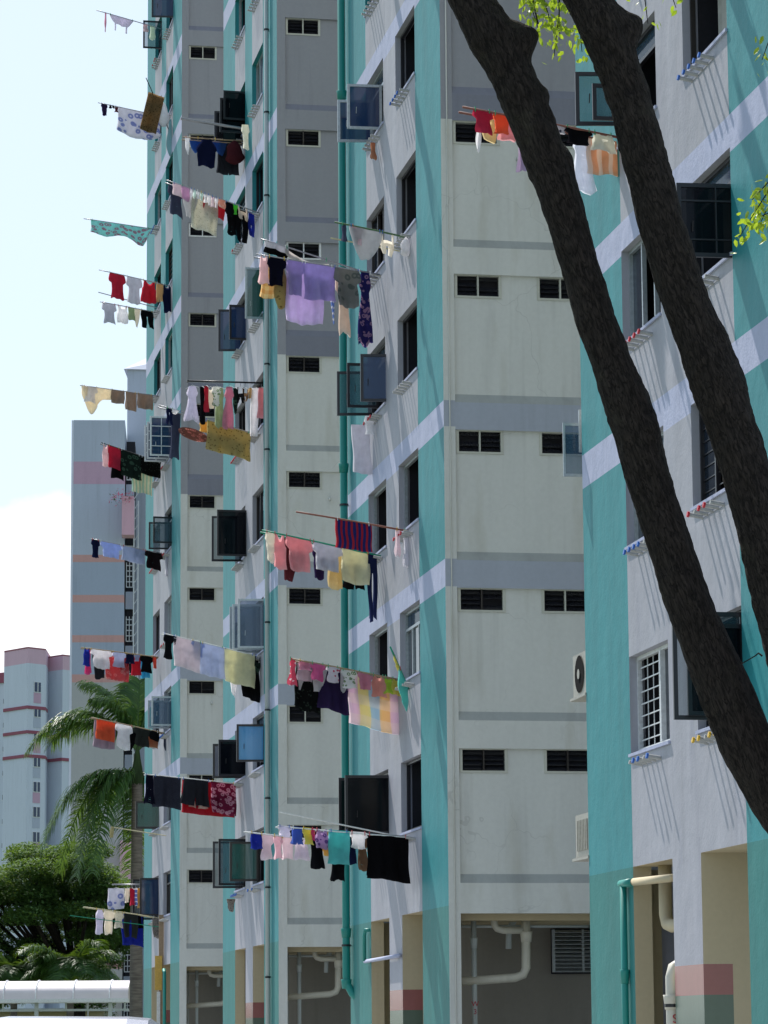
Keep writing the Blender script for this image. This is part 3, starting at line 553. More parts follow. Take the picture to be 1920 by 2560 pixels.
def undercroft(i):                                # plumbing hanging in the open storey under each end wall
    s = S0[i]+.9; m = 'pipewhite'
    pipe('waste_pipe', [W(s, -1.5, 3.62), W(s, -1.49, 2.72), W(s, -1.44, 2.61), W(s, -1.3, 2.56), W(s, -.25, 2.49)], .075, m, [W(s, -1.5, 3.25)])
    pipe('waste_pipe', [W(s, -.95, 3.62), W(s, -.96, 3.44), W(s, -1.0, 3.38), W(s, -1.1, 3.35), W(s, -1.48, 3.35)], .06, m)
    pipe('waste_pipe', [W(s+.35, -1.4, 3.62), W(s+.35, -1.36, 3.5), W(s+.35, -1.28, 3.4), W(s+.35, -1.27, 3.05)], .05, 'pipecream')
    pipe('water_pipe', [W(s, -.6, 3.62), W(s, -.6, .1)], .045, 'pipecream', [W(s, -.6, 3.15)])
    pipe('water_pipe', [W(s+.1, -.21, 3.42), W(s+.1, -2.6, 3.42)], .025, 'pipecream')
    for j in range(3): pipe('water_pipe', [W(s+.3+.2*j, -.30-.07*j, 3.62), W(s+.3+.2*j, -.30-.07*j, .1)], .018, 'pipecream')
    g = MB(); sg = S0[i]+3.0; n0, n1 = -2.43, -3.5
    g.wbox(sg, sg+.04, n0, n0-.05, 2.69, 3.43, 'framelight'); g.wbox(sg, sg+.04, n1, n1+.05, 2.69, 3.43, 'framelight'); g.wbox(sg, sg+.04, (n0+n1)/2, (n0+n1)/2-.04, 2.69, 3.43, 'framelight')
    for j in range(11):
        z = 2.69+j*.068
        g.box8([W(sg-.01, n0-.05, z), W(sg-.01, n1+.05, z), W(sg+.05, n1+.05, z+.04), W(sg+.05, n0-.05, z+.04), W(sg-.01, n0-.05, z+.012), W(sg-.01, n1+.05, z+.012), W(sg+.05, n1+.05, z+.052), W(sg+.05, n0-.05, z+.052)], 'framelight')
    g.wbox(sg+.1, sg+.12, n0, n1, 2.66, 3.45, 'interior')
    g.build('vent_grille', block)
    b = MB(); b.wbox(sg+.2, sg+.3, -.36, -6, 0, 3.62, 'taupe'); b.build('undercroft_wall', block)
    # hollow-block ceiling ribs
    b = MB()
    for j in range(4): b.wbox(S0[i]+.5+j*.7, S0[i]+.62+j*.7, -.2, -5.5, 3.5, 3.615, 'creamwall')
    b.build('ceiling_rib', block)
for i in (1, 2, 3): undercroft(i)
def text(body, s, n, h, size, m, parent):
    cu = bpy.data.curves.new('lettering', 'FONT'); cu.body = body; cu.size = size; cu.extrude = .003; cu.align_x = 'CENTER'
    tmp = bpy.data.objects.new('tmp', cu); COL.objects.link(tmp); bpy.context.view_layer.update()
    me = bpy.data.meshes.new_from_object(tmp.evaluated_get(bpy.context.evaluated_depsgraph_get())); bpy.data.objects.remove(tmp)
    me.materials.clear(); me.materials.append(MATS[m]); o = bpy.data.objects.new('lettering', me); COL.objects.link(o)
    o.rotation_euler = (math.pi/2, 0, PHI); o.location = W(s, n, h)-wloc(parent); o.parent = parent
text('W', 55.03+.85, -.60, 2.09, .12, 'letterred', block); text('3', 55.03+.85, -.60, 1.96, .12, 'letterred', block)
text('S', 40.905, -.02, 1.74, .15, 'letterred', block)
# thin conduit on the corner of the second wing
pipe('conduit', [W(55.0, -.1, 0), W(55.0, -.1, TOPH)], .012, 'cream')

for (i_, k_, n_) in ((1, 4, -1.35), (2, 3, -1.2), (3, 2, -.9)):
    z_ = 4.6+FH*k_; s_ = S0[i_]+.07; pipe('flue', [W(s_, n_, z_+1.1), W(s_-.12, n_, z_+1.1), W(s_-.14, n_, z_+1.05)], .03, 'cream')
# ------------------------------------------------------------------ laundry
LAUNDRY = [
{"id":"a","s":99.77,"h0":32.735,"n1":2.092,"h1":33.257,"m":"steel","back":0,"tag":"on the topmost pole against the sky","lab":"thin grey laundry pole highest in the picture, against the sky","g":[["strip",1.829,1.779,0.613,"pink",0,"thin pink tie"],["cami",1.692,0.916,0.491,"whitelilac",0,"translucent white camisole with dangling ties"],["sock",0.64,0.49,0.297,"pinkpale",0,"pale pink sock"],["sock",0.414,0.239,0.459,"mint",0,"pale mint sock"]]},
{"id":"b","s":97.73,"h0":29.289,"n1":2.198,"h1":29.684,"m":"steel","back":0,"tag":"on the pole with the big blue patterned sheet","lab":"grey laundry pole carrying a big white and blue patterned sheet","g":[["tee",2.113,1.906,0.347,"purpledark",0,"small dark purple shirt at outer end"],["sock",1.857,1.784,0.104,"black",0,"left black sock"],["sock",1.772,1.698,0.097,"black",0,"right black sock"],["sock",1.686,1.577,0.213,"maroon",0,"short maroon sock"],["sag",1.577,0.282,0.91,"bluesheet",0,"big white sheet with blue pattern"]]},
{"id":"c","s":97.38,"h0":28.7,"n1":0.775,"h1":30.425,"m":"dark","back":0,"tag":"on the steep pole beside the plastic bags","lab":"short dark pole sticking steeply up beside white plastic bags","g":[["slant",0.811,0.319,0.994,"leopard",0,"brown leopard spotted cloth"],["bag",0.369,0.098,0.316,"whiteplastic",0,"white inflated plastic bag"],["bag",0.123,-0.098,0.741,"tealcloth",0,"pale turquoise long plastic cover"]]},
{"id":"d","s":80.47,"h0":23.795,"n1":1.562,"h1":23.834,"m":"wood","back":1,"tag":"on the short pole under the black casements","lab":"wooden pole with a navy polo shirt and blue cloth under black casements","g":[["tri",1.512,1.391,0.498,"white",0,"crumpled white cloth at outer end"],["tri2",1.392,0.412,0.353,"blue",1,"bright blue cloth hanging in two points"],["polo",1.22,0.696,0.775,"navy",0,"navy polo shirt"],["bundle",0.465,0.061,0.627,"maroon",0,"maroon rucksack shaped bundle"],["shorts",0.665,0.088,0.825,"charcoal",1,"dark charcoal shorts"]]},
{"id":"e","s":77.56,"h0":21.191,"n1":2.284,"h1":21.924,"m":"steel","back":1,"tag":"on the long pole of many small whites","lab":"long sloping pole crowded with white socks above black clothes","g":[["towel",2.13,1.927,0.313,"pinkwhite",0,"pinkish white vest"],["towel",1.927,1.724,0.319,"lilacpink",0,"lilac pink cloth"],["sock",1.715,1.647,0.247,"white",0,"first long white sock"],["sock",1.637,1.57,0.209,"mintwhite",0,"mint white sock"],["sock",1.56,1.483,0.209,"white",0,"second long white sock"],["sock",1.473,1.396,0.208,"mintwhite",0,"second mint white sock"],["sock",1.386,1.309,0.216,"white",0,"third long white sock"],["sock",1.299,1.212,0.242,"white",0,"fourth long white sock"],["sock",1.202,1.125,0.269,"pinkwhite",0,"pinkish white sock"],["sock",1.115,1.038,0.247,"white",0,"fifth long white sock"],["towel",1.028,0.863,0.23,"peach",0,"small peach cloth"],["tee",0.863,0.66,0.382,"black",0,"black shirt beside the green shorts"],["tri",0.669,0.553,0.278,"green",0,"bright green small briefs"],["bra",0.553,0.33,0.366,"beige",0,"beige bra with loops"],["tee",2.237,1.85,0.748,"slate",1,"slate grey t-shirt"],["brief",1.85,1.482,0.652,"lightgrey",1,"light grey pointed shirt"],["towel",1.637,0.997,0.883,"whitetowel",1,"white lace edged towel"],["towel",1.365,0.841,0.392,"red",1,"red cloth"],["tee",0.841,0.55,0.701,"black",1,"black hanging sleeve shirt"],["pants",0.588,0.258,0.802,"black",1,"black trousers"],["shorts",0.277,0.112,0.582,"royal",1,"royal blue shorts"]]},
{"id":"f","s":100.48,"h0":26.466,"n1":2.382,"h1":26.749,"m":"steel","back":0,"tag":"on the lone pole with a floral sarong","lab":"thin pole carrying only a turquoise floral sarong","g":[["sagR",2.158,0.3,0.727,"sarong",0,"sheer turquoise sarong with pink flowers"]]},
{"id":"g","s":97.35,"h0":23.956,"n1":2.171,"h1":24.388,"m":"steel","back":0,"tag":"on the red and white pole","lab":"thin pole of red and white tops against the sky","g":[["tee",1.883,1.365,0.771,"crimson",0,"crimson blouse"],["tee",1.353,0.858,0.798,"greywhite",0,"grey and white shirt"],["tank",0.87,0.423,0.68,"red",0,"red sleeveless top"],["shorts",0.447,0.206,0.569,"tan",0,"tan shorts"],["tank",0.266,-0.036,0.877,"navy",0,"navy dungarees"]]},
{"id":"h","s":100.63,"h0":23.857,"n1":1.843,"h1":24.154,"m":"steel","back":0,"tag":"on the pole of pale shirts below the red tops","lab":"thin pole of pale shirts with a black top at its inner end","g":[["tee",1.793,1.333,0.681,"greywhite",0,"pale grey shirt at outer end"],["tank",1.321,0.96,0.562,"white",0,"white short vest"],["towel",0.972,0.773,0.434,"sage",0,"sage green cloth"],["tri",0.773,0.574,0.625,"cream",0,"cream cloth"],["pants",0.599,0.175,0.608,"black",0,"black leggings"]]},
{"id":"i","s":100.53,"h0":21.204,"n1":2.449,"h1":21.477,"m":"steel","back":0,"tag":"on the pole of taupe towels","lab":"pole with a billowing cream dress and three taupe towels","g":[["sagL",2.413,1.437,0.881,"creamsheer",0,"billowing sheer cream dress"],["tee",2.351,1.894,0.507,"white",0,"white blouse over the cream dress"],["towel",1.487,1.066,0.428,"taupe",0,"left taupe towel"],["towel",1.041,0.695,0.585,"taupe",0,"middle taupe towel with orange edge"],["towel",0.682,0.199,0.489,"taupe",0,"right taupe towel"]]},
{"id":"k","s":77.75,"h0":15.78,"n1":2.426,"h1":16.464,"m":"steel","back":1,"tag":"on the pole under the black drying rail","lab":"sloping pole with gold towel and navy trousers below the black rail","g":[["pants",2.254,2.092,0.396,"navy",0,"small navy leggings"],["tri",2.13,1.939,0.092,"white",0,"white handkerchief"],["sleeve",2.083,1.872,1.103,"slate",1,"long grey trouser leg"],["oval",1.958,1.24,0.606,"floralbrown",0,"oval brown flowered mat"],["towel",1.411,0.448,0.259,"gold",1,"translucent golden yellow cloth"],["towel",1.268,0.221,0.712,"goldmat",0,"olive gold woven mat"]]},
{"id":"l","s":99.65,"h0":18.952,"n1":1.862,"h1":19.54,"m":"dark","back":1,"tag":"on the pole of black lace","lab":"pole with long black lace clothes and a red top","g":[["tank",1.825,1.63,0.71,"pinkpale",0,"pale pink vest"],["towel",1.654,1.275,0.67,"crimson",0,"crimson cloth"],["towel",1.275,0.65,0.797,"blackgreen",0,"black and green patterned skirt"],["towel",0.65,0.037,0.513,"blacklace",0,"black lace cloth with a white patch"],["towel",0.92,0.281,1.127,"checkgreen",1,"white and green striped towel"],["towel",1.509,1.153,0.916,"black",1,"black cloth showing below the red"]]},
{"id":"m","s":97.88,"h0":15.851,"n1":2.321,"h1":16.302,"m":"steel","back":0,"tag":"on the pole with the dark brown shirt","lab":"thin pole with a pale blue shirt and a dark brown shirt","g":[["tee",2.297,2.035,0.557,"navy",0,"small dark blue top at outer end"],["tee",2.046,1.366,0.459,"paleblue",0,"pale blue shirt"],["towel",1.366,0.695,0.436,"bluegrey",0,"light blue towel"],["tee",0.719,0.144,0.55,"brownblack",0,"very dark brown shirt"],["sock",0.096,-0.072,0.654,"greywhite",0,"grey sock near the wall"]]},
{"id":"n","s":100.25,"h0":13.047,"n1":2.375,"h1":13.321,"m":"wood","back":1,"tag":"on the crowded pole above the palm crown","lab":"crowded pole of mixed clothes just above the palm crown","g":[["tank",2.302,2.096,0.551,"royal",0,"royal blue top"],["tee",2.108,1.415,0.568,"white",0,"large white shirt"],["tee",1.439,0.976,0.448,"palebluewhite",0,"pale blue and white shirt"],["shorts",1.025,0.757,0.31,"navy",0,"navy shorts"],["tri",0.769,0.574,0.221,"bluegrey",0,"blue grey cloth"],["tee",0.598,0.171,0.514,"black",0,"black t-shirt"],["sock",0.208,0.086,0.362,"coral",0,"coral red sock"],["strip",2.245,2.074,0.774,"hotpink",1,"hot pink ribboned cloth"],["tee",2.025,1.587,0.863,"charcoal",1,"dark patterned shirt"],["towel",1.611,0.903,0.867,"salmonprint",1,"salmon printed towel"],["towel",1.148,0.903,0.593,"red",1,"red cloth"],["towel",0.83,0.549,0.623,"red",1,"red and white cloth"],["towel",0.549,0.279,0.686,"cyan",1,"cyan blue cloth"]]},
{"id":"o","s":77.59,"h0":10.451,"n1":2.338,"h1":10.987,"m":"white","back":1,"tag":"on the long white and yellow pole","lab":"white pole with large white cloths and a pale yellow sheet","g":[["tee",2.31,2.074,0.597,"black",0,"black t-shirt at outer end"],["brief",2.093,2.008,0.232,"charcoal",0,"small dark briefs"],["towel",2.074,1.451,0.738,"whiteshirt",0,"large off white shirt"],["tee",1.659,1.337,0.353,"paleblue",0,"folded pale blue shirt"],["towel",1.479,0.873,0.766,"palebluewhite",0,"pale blue white sheet"],["towel",0.883,0.152,0.796,"paleyellow",0,"pale yellow sheet"],["bra",0.152,0.019,0.409,"blackgreen",0,"black and beige bra"],["tri",0.708,0.451,1.012,"white",1,"small white cloth below the yellow sheet"],["towel",0.47,0.032,1.047,"black",1,"black towel below the yellow sheet"]]},
{"id":"p","s":59.36,"h0":7.94,"n1":1.964,"h1":8.292,"m":"wood","back":1,"tag":"on the pink children's laundry pole","lab":"long pole of pink children's clothes above a pastel checked sheet","g":[["dress",2.022,1.87,0.472,"redwhite",0,"red and white dotted dress"],["shorts",1.848,1.631,0.173,"pinkmid",0,"pink shorts"],["tee",1.638,1.355,0.3,"pinkhot",0,"bright pink t-shirt"],["towel",1.84,1.418,0.327,"pinkwhite",1,"white and pink cloth"],["tee",1.348,1.086,0.29,"dotted",0,"white t-shirt with red dots"],["tee",1.079,0.781,0.35,"floralwhite",0,"white flowered blouse"],["tee",0.781,0.482,0.308,"pinkmid",0,"dusty pink t-shirt"],["tank",0.526,0.263,0.393,"peachpink",0,"peach pink vest"],["tank",0.292,0.132,0.308,"lime",0,"lime green vest"],["tank",0.161,-0.015,0.317,"yellow",0,"yellow vest"],["towel",1.811,0.921,0.494,"white",1,"row of white cloths"],["skirt",1.913,1.418,0.883,"blacklace",1,"black lace skirt"],["towel",1.454,0.899,0.79,"purpledark",1,"dark purple towel"],["towel",0.929,-0.06,0.968,"pastelcheck",1,"pastel checked sheet"]]},
{"id":"q","s":58.41,"h0":7.668,"n1":0.347,"h1":8.426,"m":"green","back":0,"tag":"on the steep green pole","lab":"short steep green pole with a yellow and turquoise flag cloth","g":[["tri",0.29,0.184,0.208,"yellow",0,"yellow cloth"],["towel",0.198,0.035,0.477,"turqyellow",0,"turquoise and yellow cloth"]]},
{"id":"r","s":61.13,"h0":10.448,"n1":2.258,"h1":10.894,"m":"green","back":1,"tag":"on the pink and yellow shirts pole","lab":"green tipped pole of pink, white and pale yellow shirts","g":[["tee",2.198,2.003,0.573,"cream",0,"cream blouse at outer end"],["tank",2.048,1.816,0.657,"rose",0,"rose pink vest"],["tee",1.838,1.305,0.617,"rose",0,"large rose pink t-shirt"],["tee",1.328,0.733,0.5,"greywhite",0,"grey white blouse with flared sleeves"],["towel",0.755,0.227,0.64,"paleyellow",0,"pale yellow t-shirt"],["brief",1.84,1.463,0.794,"maroon",1,"maroon shorts"],["tee",1.282,1.01,0.64,"purpledark",1,"dark purple shirt"],["tee",1.04,0.677,0.79,"creamyellow",1,"cream yellow blouse"],["shorts",0.662,0.283,0.707,"black",1,"black shorts"],["pants",0.287,0.083,1.257,"denim",0,"dark blue jeans hanging long"]]},
{"id":"s","s":58.44,"h0":10.511,"n1":2.02,"h1":10.816,"m":"redwood","back":0,"tag":"on the bare reddish pole","lab":"long reddish pole carrying one striped towel","g":[["towel",1.316,0.659,0.508,"stripered",0,"red and blue striped towel folded over"],["sock",0.232,0.131,0.522,"pinkwhite",0,"pinkish sock near the wall"],["sock",0.087,-0.015,0.67,"greywhite",0,"long grey sock near the wall"],["tank",-0.036,-0.181,0.459,"white",0,"crumpled white vest at the wall"]]},
{"id":"t","s":58.11,"h0":15.807,"n1":1.357,"h1":16.046,"m":"greenwood","back":0,"tag":"on the green pole with a bra","lab":"green pole with a grey shirt and a bra","g":[["slim",1.24,1.131,0.333,"slate",0,"grey narrow cloth"],["tee",1.051,0.832,0.355,"pinkpale",0,"pale pink blouse"],["brief",1.095,0.482,0.618,"lightgrey",0,"light grey t-shirt hanging in a point"],["bra",0.512,0.278,0.402,"cream",0,"cream bra"],["bundle",0.146,-0.029,0.36,"white",0,"white crumpled cloth near the wall"]]},
{"id":"u","s":61.56,"h0":15.911,"n1":2.213,"h1":16.552,"m":"steel","back":0,"tag":"behind the lilac sheet","lab":"grey pole behind the lilac sheet, carrying a black printed towel","g":[["towel",2.137,1.692,0.23,"blackprint",0,"black towel with white print"],["scarf",1.754,0.909,0.213,"scarfgrey",0,"twisted pale grey scarf"]]},
{"id":"v","s":61.04,"h0":15.812,"n1":2.377,"h1":16.124,"m":"steel","back":1,"tag":"on the lilac sheet pole","lab":"grey pole carrying a lilac sheet and grey floral shirt","g":[["tank",2.317,2.142,0.53,"pinkpale",0,"pale pink vest"],["tee",2.165,1.793,0.52,"navyblack",0,"black t-shirt"],["tee",1.816,1.451,0.663,"lilac",0,"lilac t-shirt"],["towel",1.481,0.887,0.682,"lilac2",0,"lilac purple sheet"],["tee",0.918,0.383,0.764,"greyfloral",0,"grey green flowered shirt"],["dress",0.452,0.153,1.446,"saree",0,"long navy ornate dress"],["tank",2.229,1.764,0.727,"creamcheck",1,"cream dress with orange check"],["bundle",1.978,1.764,0.923,"goldmat",1,"gold cloth"],["towel",1.764,1.046,1.14,"lilacpale",1,"very pale lilac sheet"],["tee",0.847,0.571,1.258,"creampink",1,"pale cream shirt"],["strip",0.939,0.878,1.09,"bluewhite",1,"thin blue and white strap"]]},
{"id":"w","s":58.04,"h0":5.025,"n1":2.42,"h1":5.217,"m":"white","back":1,"tag":"on the pole with the big black towel","lab":"white pole ending in a big black towel","g":[["tee",2.42,2.167,0.183,"whitelilac",0,"white t-shirt with blue trim"],["shorts",2.174,1.978,0.296,"bluemid",0,"mid blue shorts"],["tee",1.992,1.774,0.287,"yellow",0,"yellow t-shirt"],["sock",1.837,1.76,0.197,"hotpink",0,"hot pink sock"],["tank",1.76,1.521,0.323,"lilacprint",0,"lilac patterned vest"],["towel",1.521,1.154,0.575,"cyan2",0,"pale cyan towel"],["tee",1.154,0.836,0.27,"white",0,"white blouse"],["towel",0.843,0.114,0.783,"blacktowel",0,"big black towel"],["tee",1.862,1.566,0.662,"black",1,"black shirt left of the cyan towel"],["tee",1.453,1.127,0.822,"black",1,"black shirt below the cyan towel"],["shorts",1.672,1.467,0.428,"gold",1,"golden yellow shorts"],["towel",1.141,1.006,0.541,"navy",1,"navy cloth"],["tee",1.006,0.793,0.638,"brown",1,"brown shirt"]]},
{"id":"x","s":59.49,"h0":4.877,"n1":2.821,"h1":5.209,"m":"white","back":0,"tag":"on the lowest white pole beside the blue shorts","lab":"lowest white pole with royal blue shorts and pinkish shirts","g":[["shorts",2.706,2.484,0.284,"royal",0,"royal blue shorts"],["tee",2.527,2.283,0.459,"pinkwhite",0,"pinkish white shirt at left"],["tee",2.297,2.125,0.408,"pinksheer",0,"sheer pink shirt"],["tee",2.168,1.895,0.4,"pinkwhite",0,"pinkish white shirt at right"],["tank",1.909,1.664,0.399,"hotpinkwhite",0,"white vest with pink hem"]]},
{"id":"y","s":81.42,"h0":7.749,"n1":2.346,"h1":7.979,"m":"white","back":1,"tag":"on the dark skirts pole","lab":"pole with charcoal skirts and a magenta patterned towel","g":[["skirt",2.346,2.111,0.731,"navyblack",0,"near black narrow skirt"],["towel",2.13,1.462,0.784,"charcoalblue",0,"wide charcoal cloth"],["shorts",1.432,0.732,0.652,"charcoal",0,"charcoal wide shorts"],["towel",0.722,0.109,0.798,"magentaprint",0,"magenta patterned towel"],["towel",1.255,0.78,0.687,"cream",1,"cream cloth"],["towel",1.394,0.086,0.835,"redcloth",1,"long red cloth"]]},
{"id":"z","s":98.37,"h0":10.556,"n1":2.217,"h1":11.012,"m":"wood","back":1,"tag":"on the orange towel pole","lab":"pole with an orange towel and white t-shirt beside the palm","g":[["towel",2.051,1.503,0.595,"orange",0,"bright orange towel"],["tee",1.515,0.967,0.73,"white",0,"white t-shirt"],["tee",0.979,0.418,0.531,"greendark",0,"dark green grey shirt"],["towel",0.478,0.191,0.298,"black",0,"black cloth with orange marks"],["sock",0.072,-0.048,0.515,"slate",0,"dark grey sock"],["towel",2.1,1.456,0.799,"mauve",1,"mauve grey cloth under the orange"],["brief",1.265,0.787,0.722,"black",1,"black shorts"],["towel",0.715,0.189,0.492,"copper",1,"copper brown frilled cloth"]]},
{"id":"A","s":99.52,"h0":5.136,"n1":2.305,"h1":5.469,"m":"bamboo","back":1,"tag":"on the low pole with dark trousers","lab":"low pale bamboo pole with white shirts and dark trousers","g":[["slim",1.96,1.673,0.733,"whitelilac",0,"white and lilac shirt"],["tee",1.721,1.387,0.707,"cream",0,"cream shirt"],["tee",1.411,1.101,0.488,"whitetowel",0,"off white shirt"],["pants",1.125,0.658,0.719,"greendark",0,"dark grey green trousers"],["towel",0.657,0.489,0.382,"black",1,"black cloth"],["towel",1.172,0.525,0.942,"royal",1,"royal blue cloth"],["lace",0.264,0.012,0.635,"speckle",0,"grey speckled lace cloth"]]},
{"id":"C","s":42.65,"h0":13.371,"n1":2.143,"h1":13.701,"m":"redwood","back":1,"tag":"on the pole behind the two tree trunks","lab":"long pole passing behind the two dark tree trunks","g":[["tee",2.014,1.734,0.351,"crimson",0,"crimson shirt"],["tee",1.745,1.486,0.257,"orange",0,"orange shirt"],["towel",0.935,0.756,0.095,"dotgrey",0,"grey dotted cloth"],["tee",0.767,0.387,0.195,"blackorange",0,"black shirt with orange and grey panel"],["tank",0.397,0.087,0.262,"creamwhite",0,"cream vest with drawn loops"],["strip",1.887,1.844,0.499,"white",1,"thin white ribbon"],["tank",1.833,1.649,0.332,"creamyellow",1,"cream and yellow vest"],["tee",1.649,1.356,0.263,"rose",1,"rose pink shirt"],["strip",1.334,1.253,0.634,"lilac",1,"thin lilac strip"],["dress",0.638,0.299,0.743,"whiteblue",1,"white dress with blue hem"],["towel",0.408,-0.03,0.502,"peachstripe",1,"peach and white striped sheet"]]}]
POLE_MAT = dict(steel='steel', dark='dark', wood='wood', redwood='redwood', bamboo='bamboo', greenwood='greenwood', green='green', white='white')
def lerp(t, ps):
    for (a, x), (b, y) in zip(ps, ps[1:]):
        if t <= b: return x+(y-x)*(t-a)/(b-a) if b > a else y
    return ps[-1][1]
def spans(kind, v):
    L = lambda ps: lerp(v, ps)
    if kind in ('towel', 'slant', 'sleeve', 'sag', 'sagR', 'sagL', 'scarf', 'strip', 'lace'): return [(0, 1)]
    if kind in ('tee',):
        e = L([(0, .10), (.05, .06), (.25, 0), (.33, .02), (.36, .17), (1, .13)]); return [(0 if e < 0 else e, 1-e)]
    if kind == 'polo': e = L([(0, .36), (.08, .26), (.3, .04), (.42, 0), (.45, .08), (1, .08)]); return [(e, 1-e)]
    if kind in ('tank', 'cami'):
        e = L([(0, .14), (.3, .10), (.38, .02), (1, 0)])
        if kind == 'cami': e = L([(0, 0), (.5, .2), (.6, .28), (1, .32)])
        if kind == 'tank' and v < .16: g = .2*(1-v/.16)+.06; return [(e, .5-g), (.5+g, 1-e)]
        if kind == 'cami' and v > .62: return [(e-.08, e-.02), (1-e-.03, 1-e+.03)]
        return [(e, 1-e)]
    if kind == 'pants':
        e = L([(0, .08), (.3, .02), (1, .10)]); return [(e, 1-e)] if v < .34 else [(e, .5-.02-.06*v), (.5+.02+.06*v, 1-e)]
    if kind == 'shorts':
        e = L([(0, .08), (1, 0)]); return [(e, 1-e)] if v < .62 else [(e, .49), (.51, 1-e)]
    if kind in ('brief',): e = L([(0, 0), (.3, .05), (.6, .2), (1, .46)]); return [(e*.6, 1-e)]
    if kind == 'tri': e = L([(0, 0), (1, .42)]); return [(e*.4, 1-e)]
    if kind == 'tri2':
        return [(0, 1)] if v < .2 else [(.0+.15*v, .5-.42*(v-.2)), (.5+.42*(v-.2), 1-.1*v)] if v < .95 else [(.15, .19), (.86, .9)]
    if kind == 'bra': return [(.0, .14), (.86, 1)] if v < .4 else ([(0, 1)] if v < .72 else [(L([(.6, 0), (1, .12)]), L([(.6, .48), (1, .36)])), (L([(.6, .52), (1, .64)]), L([(.6, 1), (1, .88)]))])
    if kind == 'sock': e = L([(0, .12), (.6, .12), (.8, 0), (1, .15)]); return [(e*.6, 1-e*.6)]
    if kind == 'slim': e = L([(0, .3), (.2, .1), (1, .15)]); return [(e, 1-e)]
    if kind == 'dress': e = L([(0, .26), (.12, .18), (.2, .1), (.3, .24), (1, 0)]); return [(e, 1-e)]
    if kind == 'skirt': e = L([(0, .14), (1, 0)]); return [(e, 1-e)]
    if kind == 'oval': e = .5-.5*math.sqrt(max(0.02, 1-(2*v-1)**2)); return [(e, 1-e)]
    return [(0, 1)]
def prof(kind, u, seed):
    r = math.sin(seed*12.9+u*3)*.03
    if kind == 'sag': return .80+.20*math.sin(math.pi*u)+r
    if kind == 'sagR': return (.52+.10*math.sin(u*7)+.38*math.exp(-((u-.80)/.16)**2))*(1 if u < .88 else max(.12, 1-(u-.88)*7)) + r
    if kind == 'sagL': return .36+.64*math.exp(-((u-.28)/.24)**2)*(1 if u > .12 else .6+u*3.3) + r
    if kind == 'scarf': return 1.0
    if kind in ('towel',): return 1-.022*math.cos(u*5+seed)+.006*math.sin(u*17+seed)+r*.6
    return 1 + .03*math.sin(u*8+seed) + .012*math.sin(u*21+seed*2) + r
def garment_mesh(s, nL, nR, pole, ln, kind, mat, seed):
    """two layers of cloth folded over the pole, with folds and a little wind in them"""
    rg = random.Random(seed); mb = MB(); w = abs(nL-nR); NV_ = max(8, min(20, int(ln/.05))); NU = max(6, min(22, int(w/.03)))
    f1, f2, p1, p2 = rg.uniform(9, 16), rg.uniform(22, 34), rg.uniform(0, 6), rg.uniform(0, 6)
    amp = rg.uniform(.026, .048); wind = rg.uniform(-.14, .08); shear = rg.uniform(-.05, .05)
    if kind in ('bundle', 'bag'):
        vs = []; fs = []; a, b = 14, 12; bt = .45 if kind == 'bag' else 0
        for i in range(a+1):
            for j in range(b):
                th = math.pi*i/a; ph = 2*math.pi*j/b; rr = 1+.16*math.sin(3*ph+seed+4*th)+.1*math.sin(5*th+seed)
                vs.append(W(s+.13*rr*math.sin(th)*math.sin(ph), (nL+nR)/2+w/2*rr*math.sin(th)*math.cos(ph)*(1.05-.35*math.cos(th)), pole((nL+nR)/2)+bt-(ln+bt)/2+(ln+bt)/2*math.cos(th)))
        for i in range(a):
            for j in range(b): fs.append((i*b+j, i*b+(j+1) % b, (i+1)*b+(j+1) % b, (i+1)*b+j))
        mb.mesh(vs, fs, mat, [(v.x*.8, v.z) for v in vs]); return mb
    rows = [i/NV_ for i in range(NV_+1)]
    for layer in (0, 1):
        off = -.019 if layer == 0 else .019; lk = 1 if layer == 0 else rg.uniform(.93, 1.0)
        def P(u, v):
            n = nL+(nR-nL)*u; du = ln*prof(kind, u, seed)*lk
            x = w*u; d = amp*(.25+v)*(math.sin(f1*x+p1+v*1.5)+.5*math.sin(f2*x+p2-v)) + wind*v*v
            if kind == 'scarf': n2 = n; h = pole(n)-.03-.12*math.sin(u*math.pi*.9)-v*.10*(1+.4*math.sin(u*17)); return W(s+off+d*.3, n2, h)
            if kind == 'slant': return W(s+off+d, n+.26*v-.10, 29.95-.16*u-1.15*v)
            if kind == 'oval': return W(s+off+d*.4, n, pole(n)-.32-(ln-.32)*v)
            if v < 1e-6: return W(s, n, pole(n)+.019)
            return W(s+off*(1+v*.5)+d, n+shear*v*ln+.02*math.sin(7*v+p1)*v*(1 if u < .5 else -.7), pole(n)+.004-du*v)
        for r0, r1 in zip(rows, rows[1:]):
            A, B = spans(kind, r0+1e-4), spans(kind, r1-1e-4)
            if len(A) != len(B): A = B
            for (a0, a1), (b0, b1) in zip(A, B):
                m = max(2, int(NU*max(a1-a0, .1)))
                for j in range(m):
                    t0, t1 = j/m, (j+1)/m
                    q = [(a0+(a1-a0)*t0, r0), (a0+(a1-a0)*t1, r0), (b0+(b1-b0)*t1, r1), (b0+(b1-b0)*t0, r1)]
                    mb.face([P(u, v) for u, v in q], mat, [(u*w, v*ln if MATS[mat].get('_') is None else v) for u, v in q])
    return mb
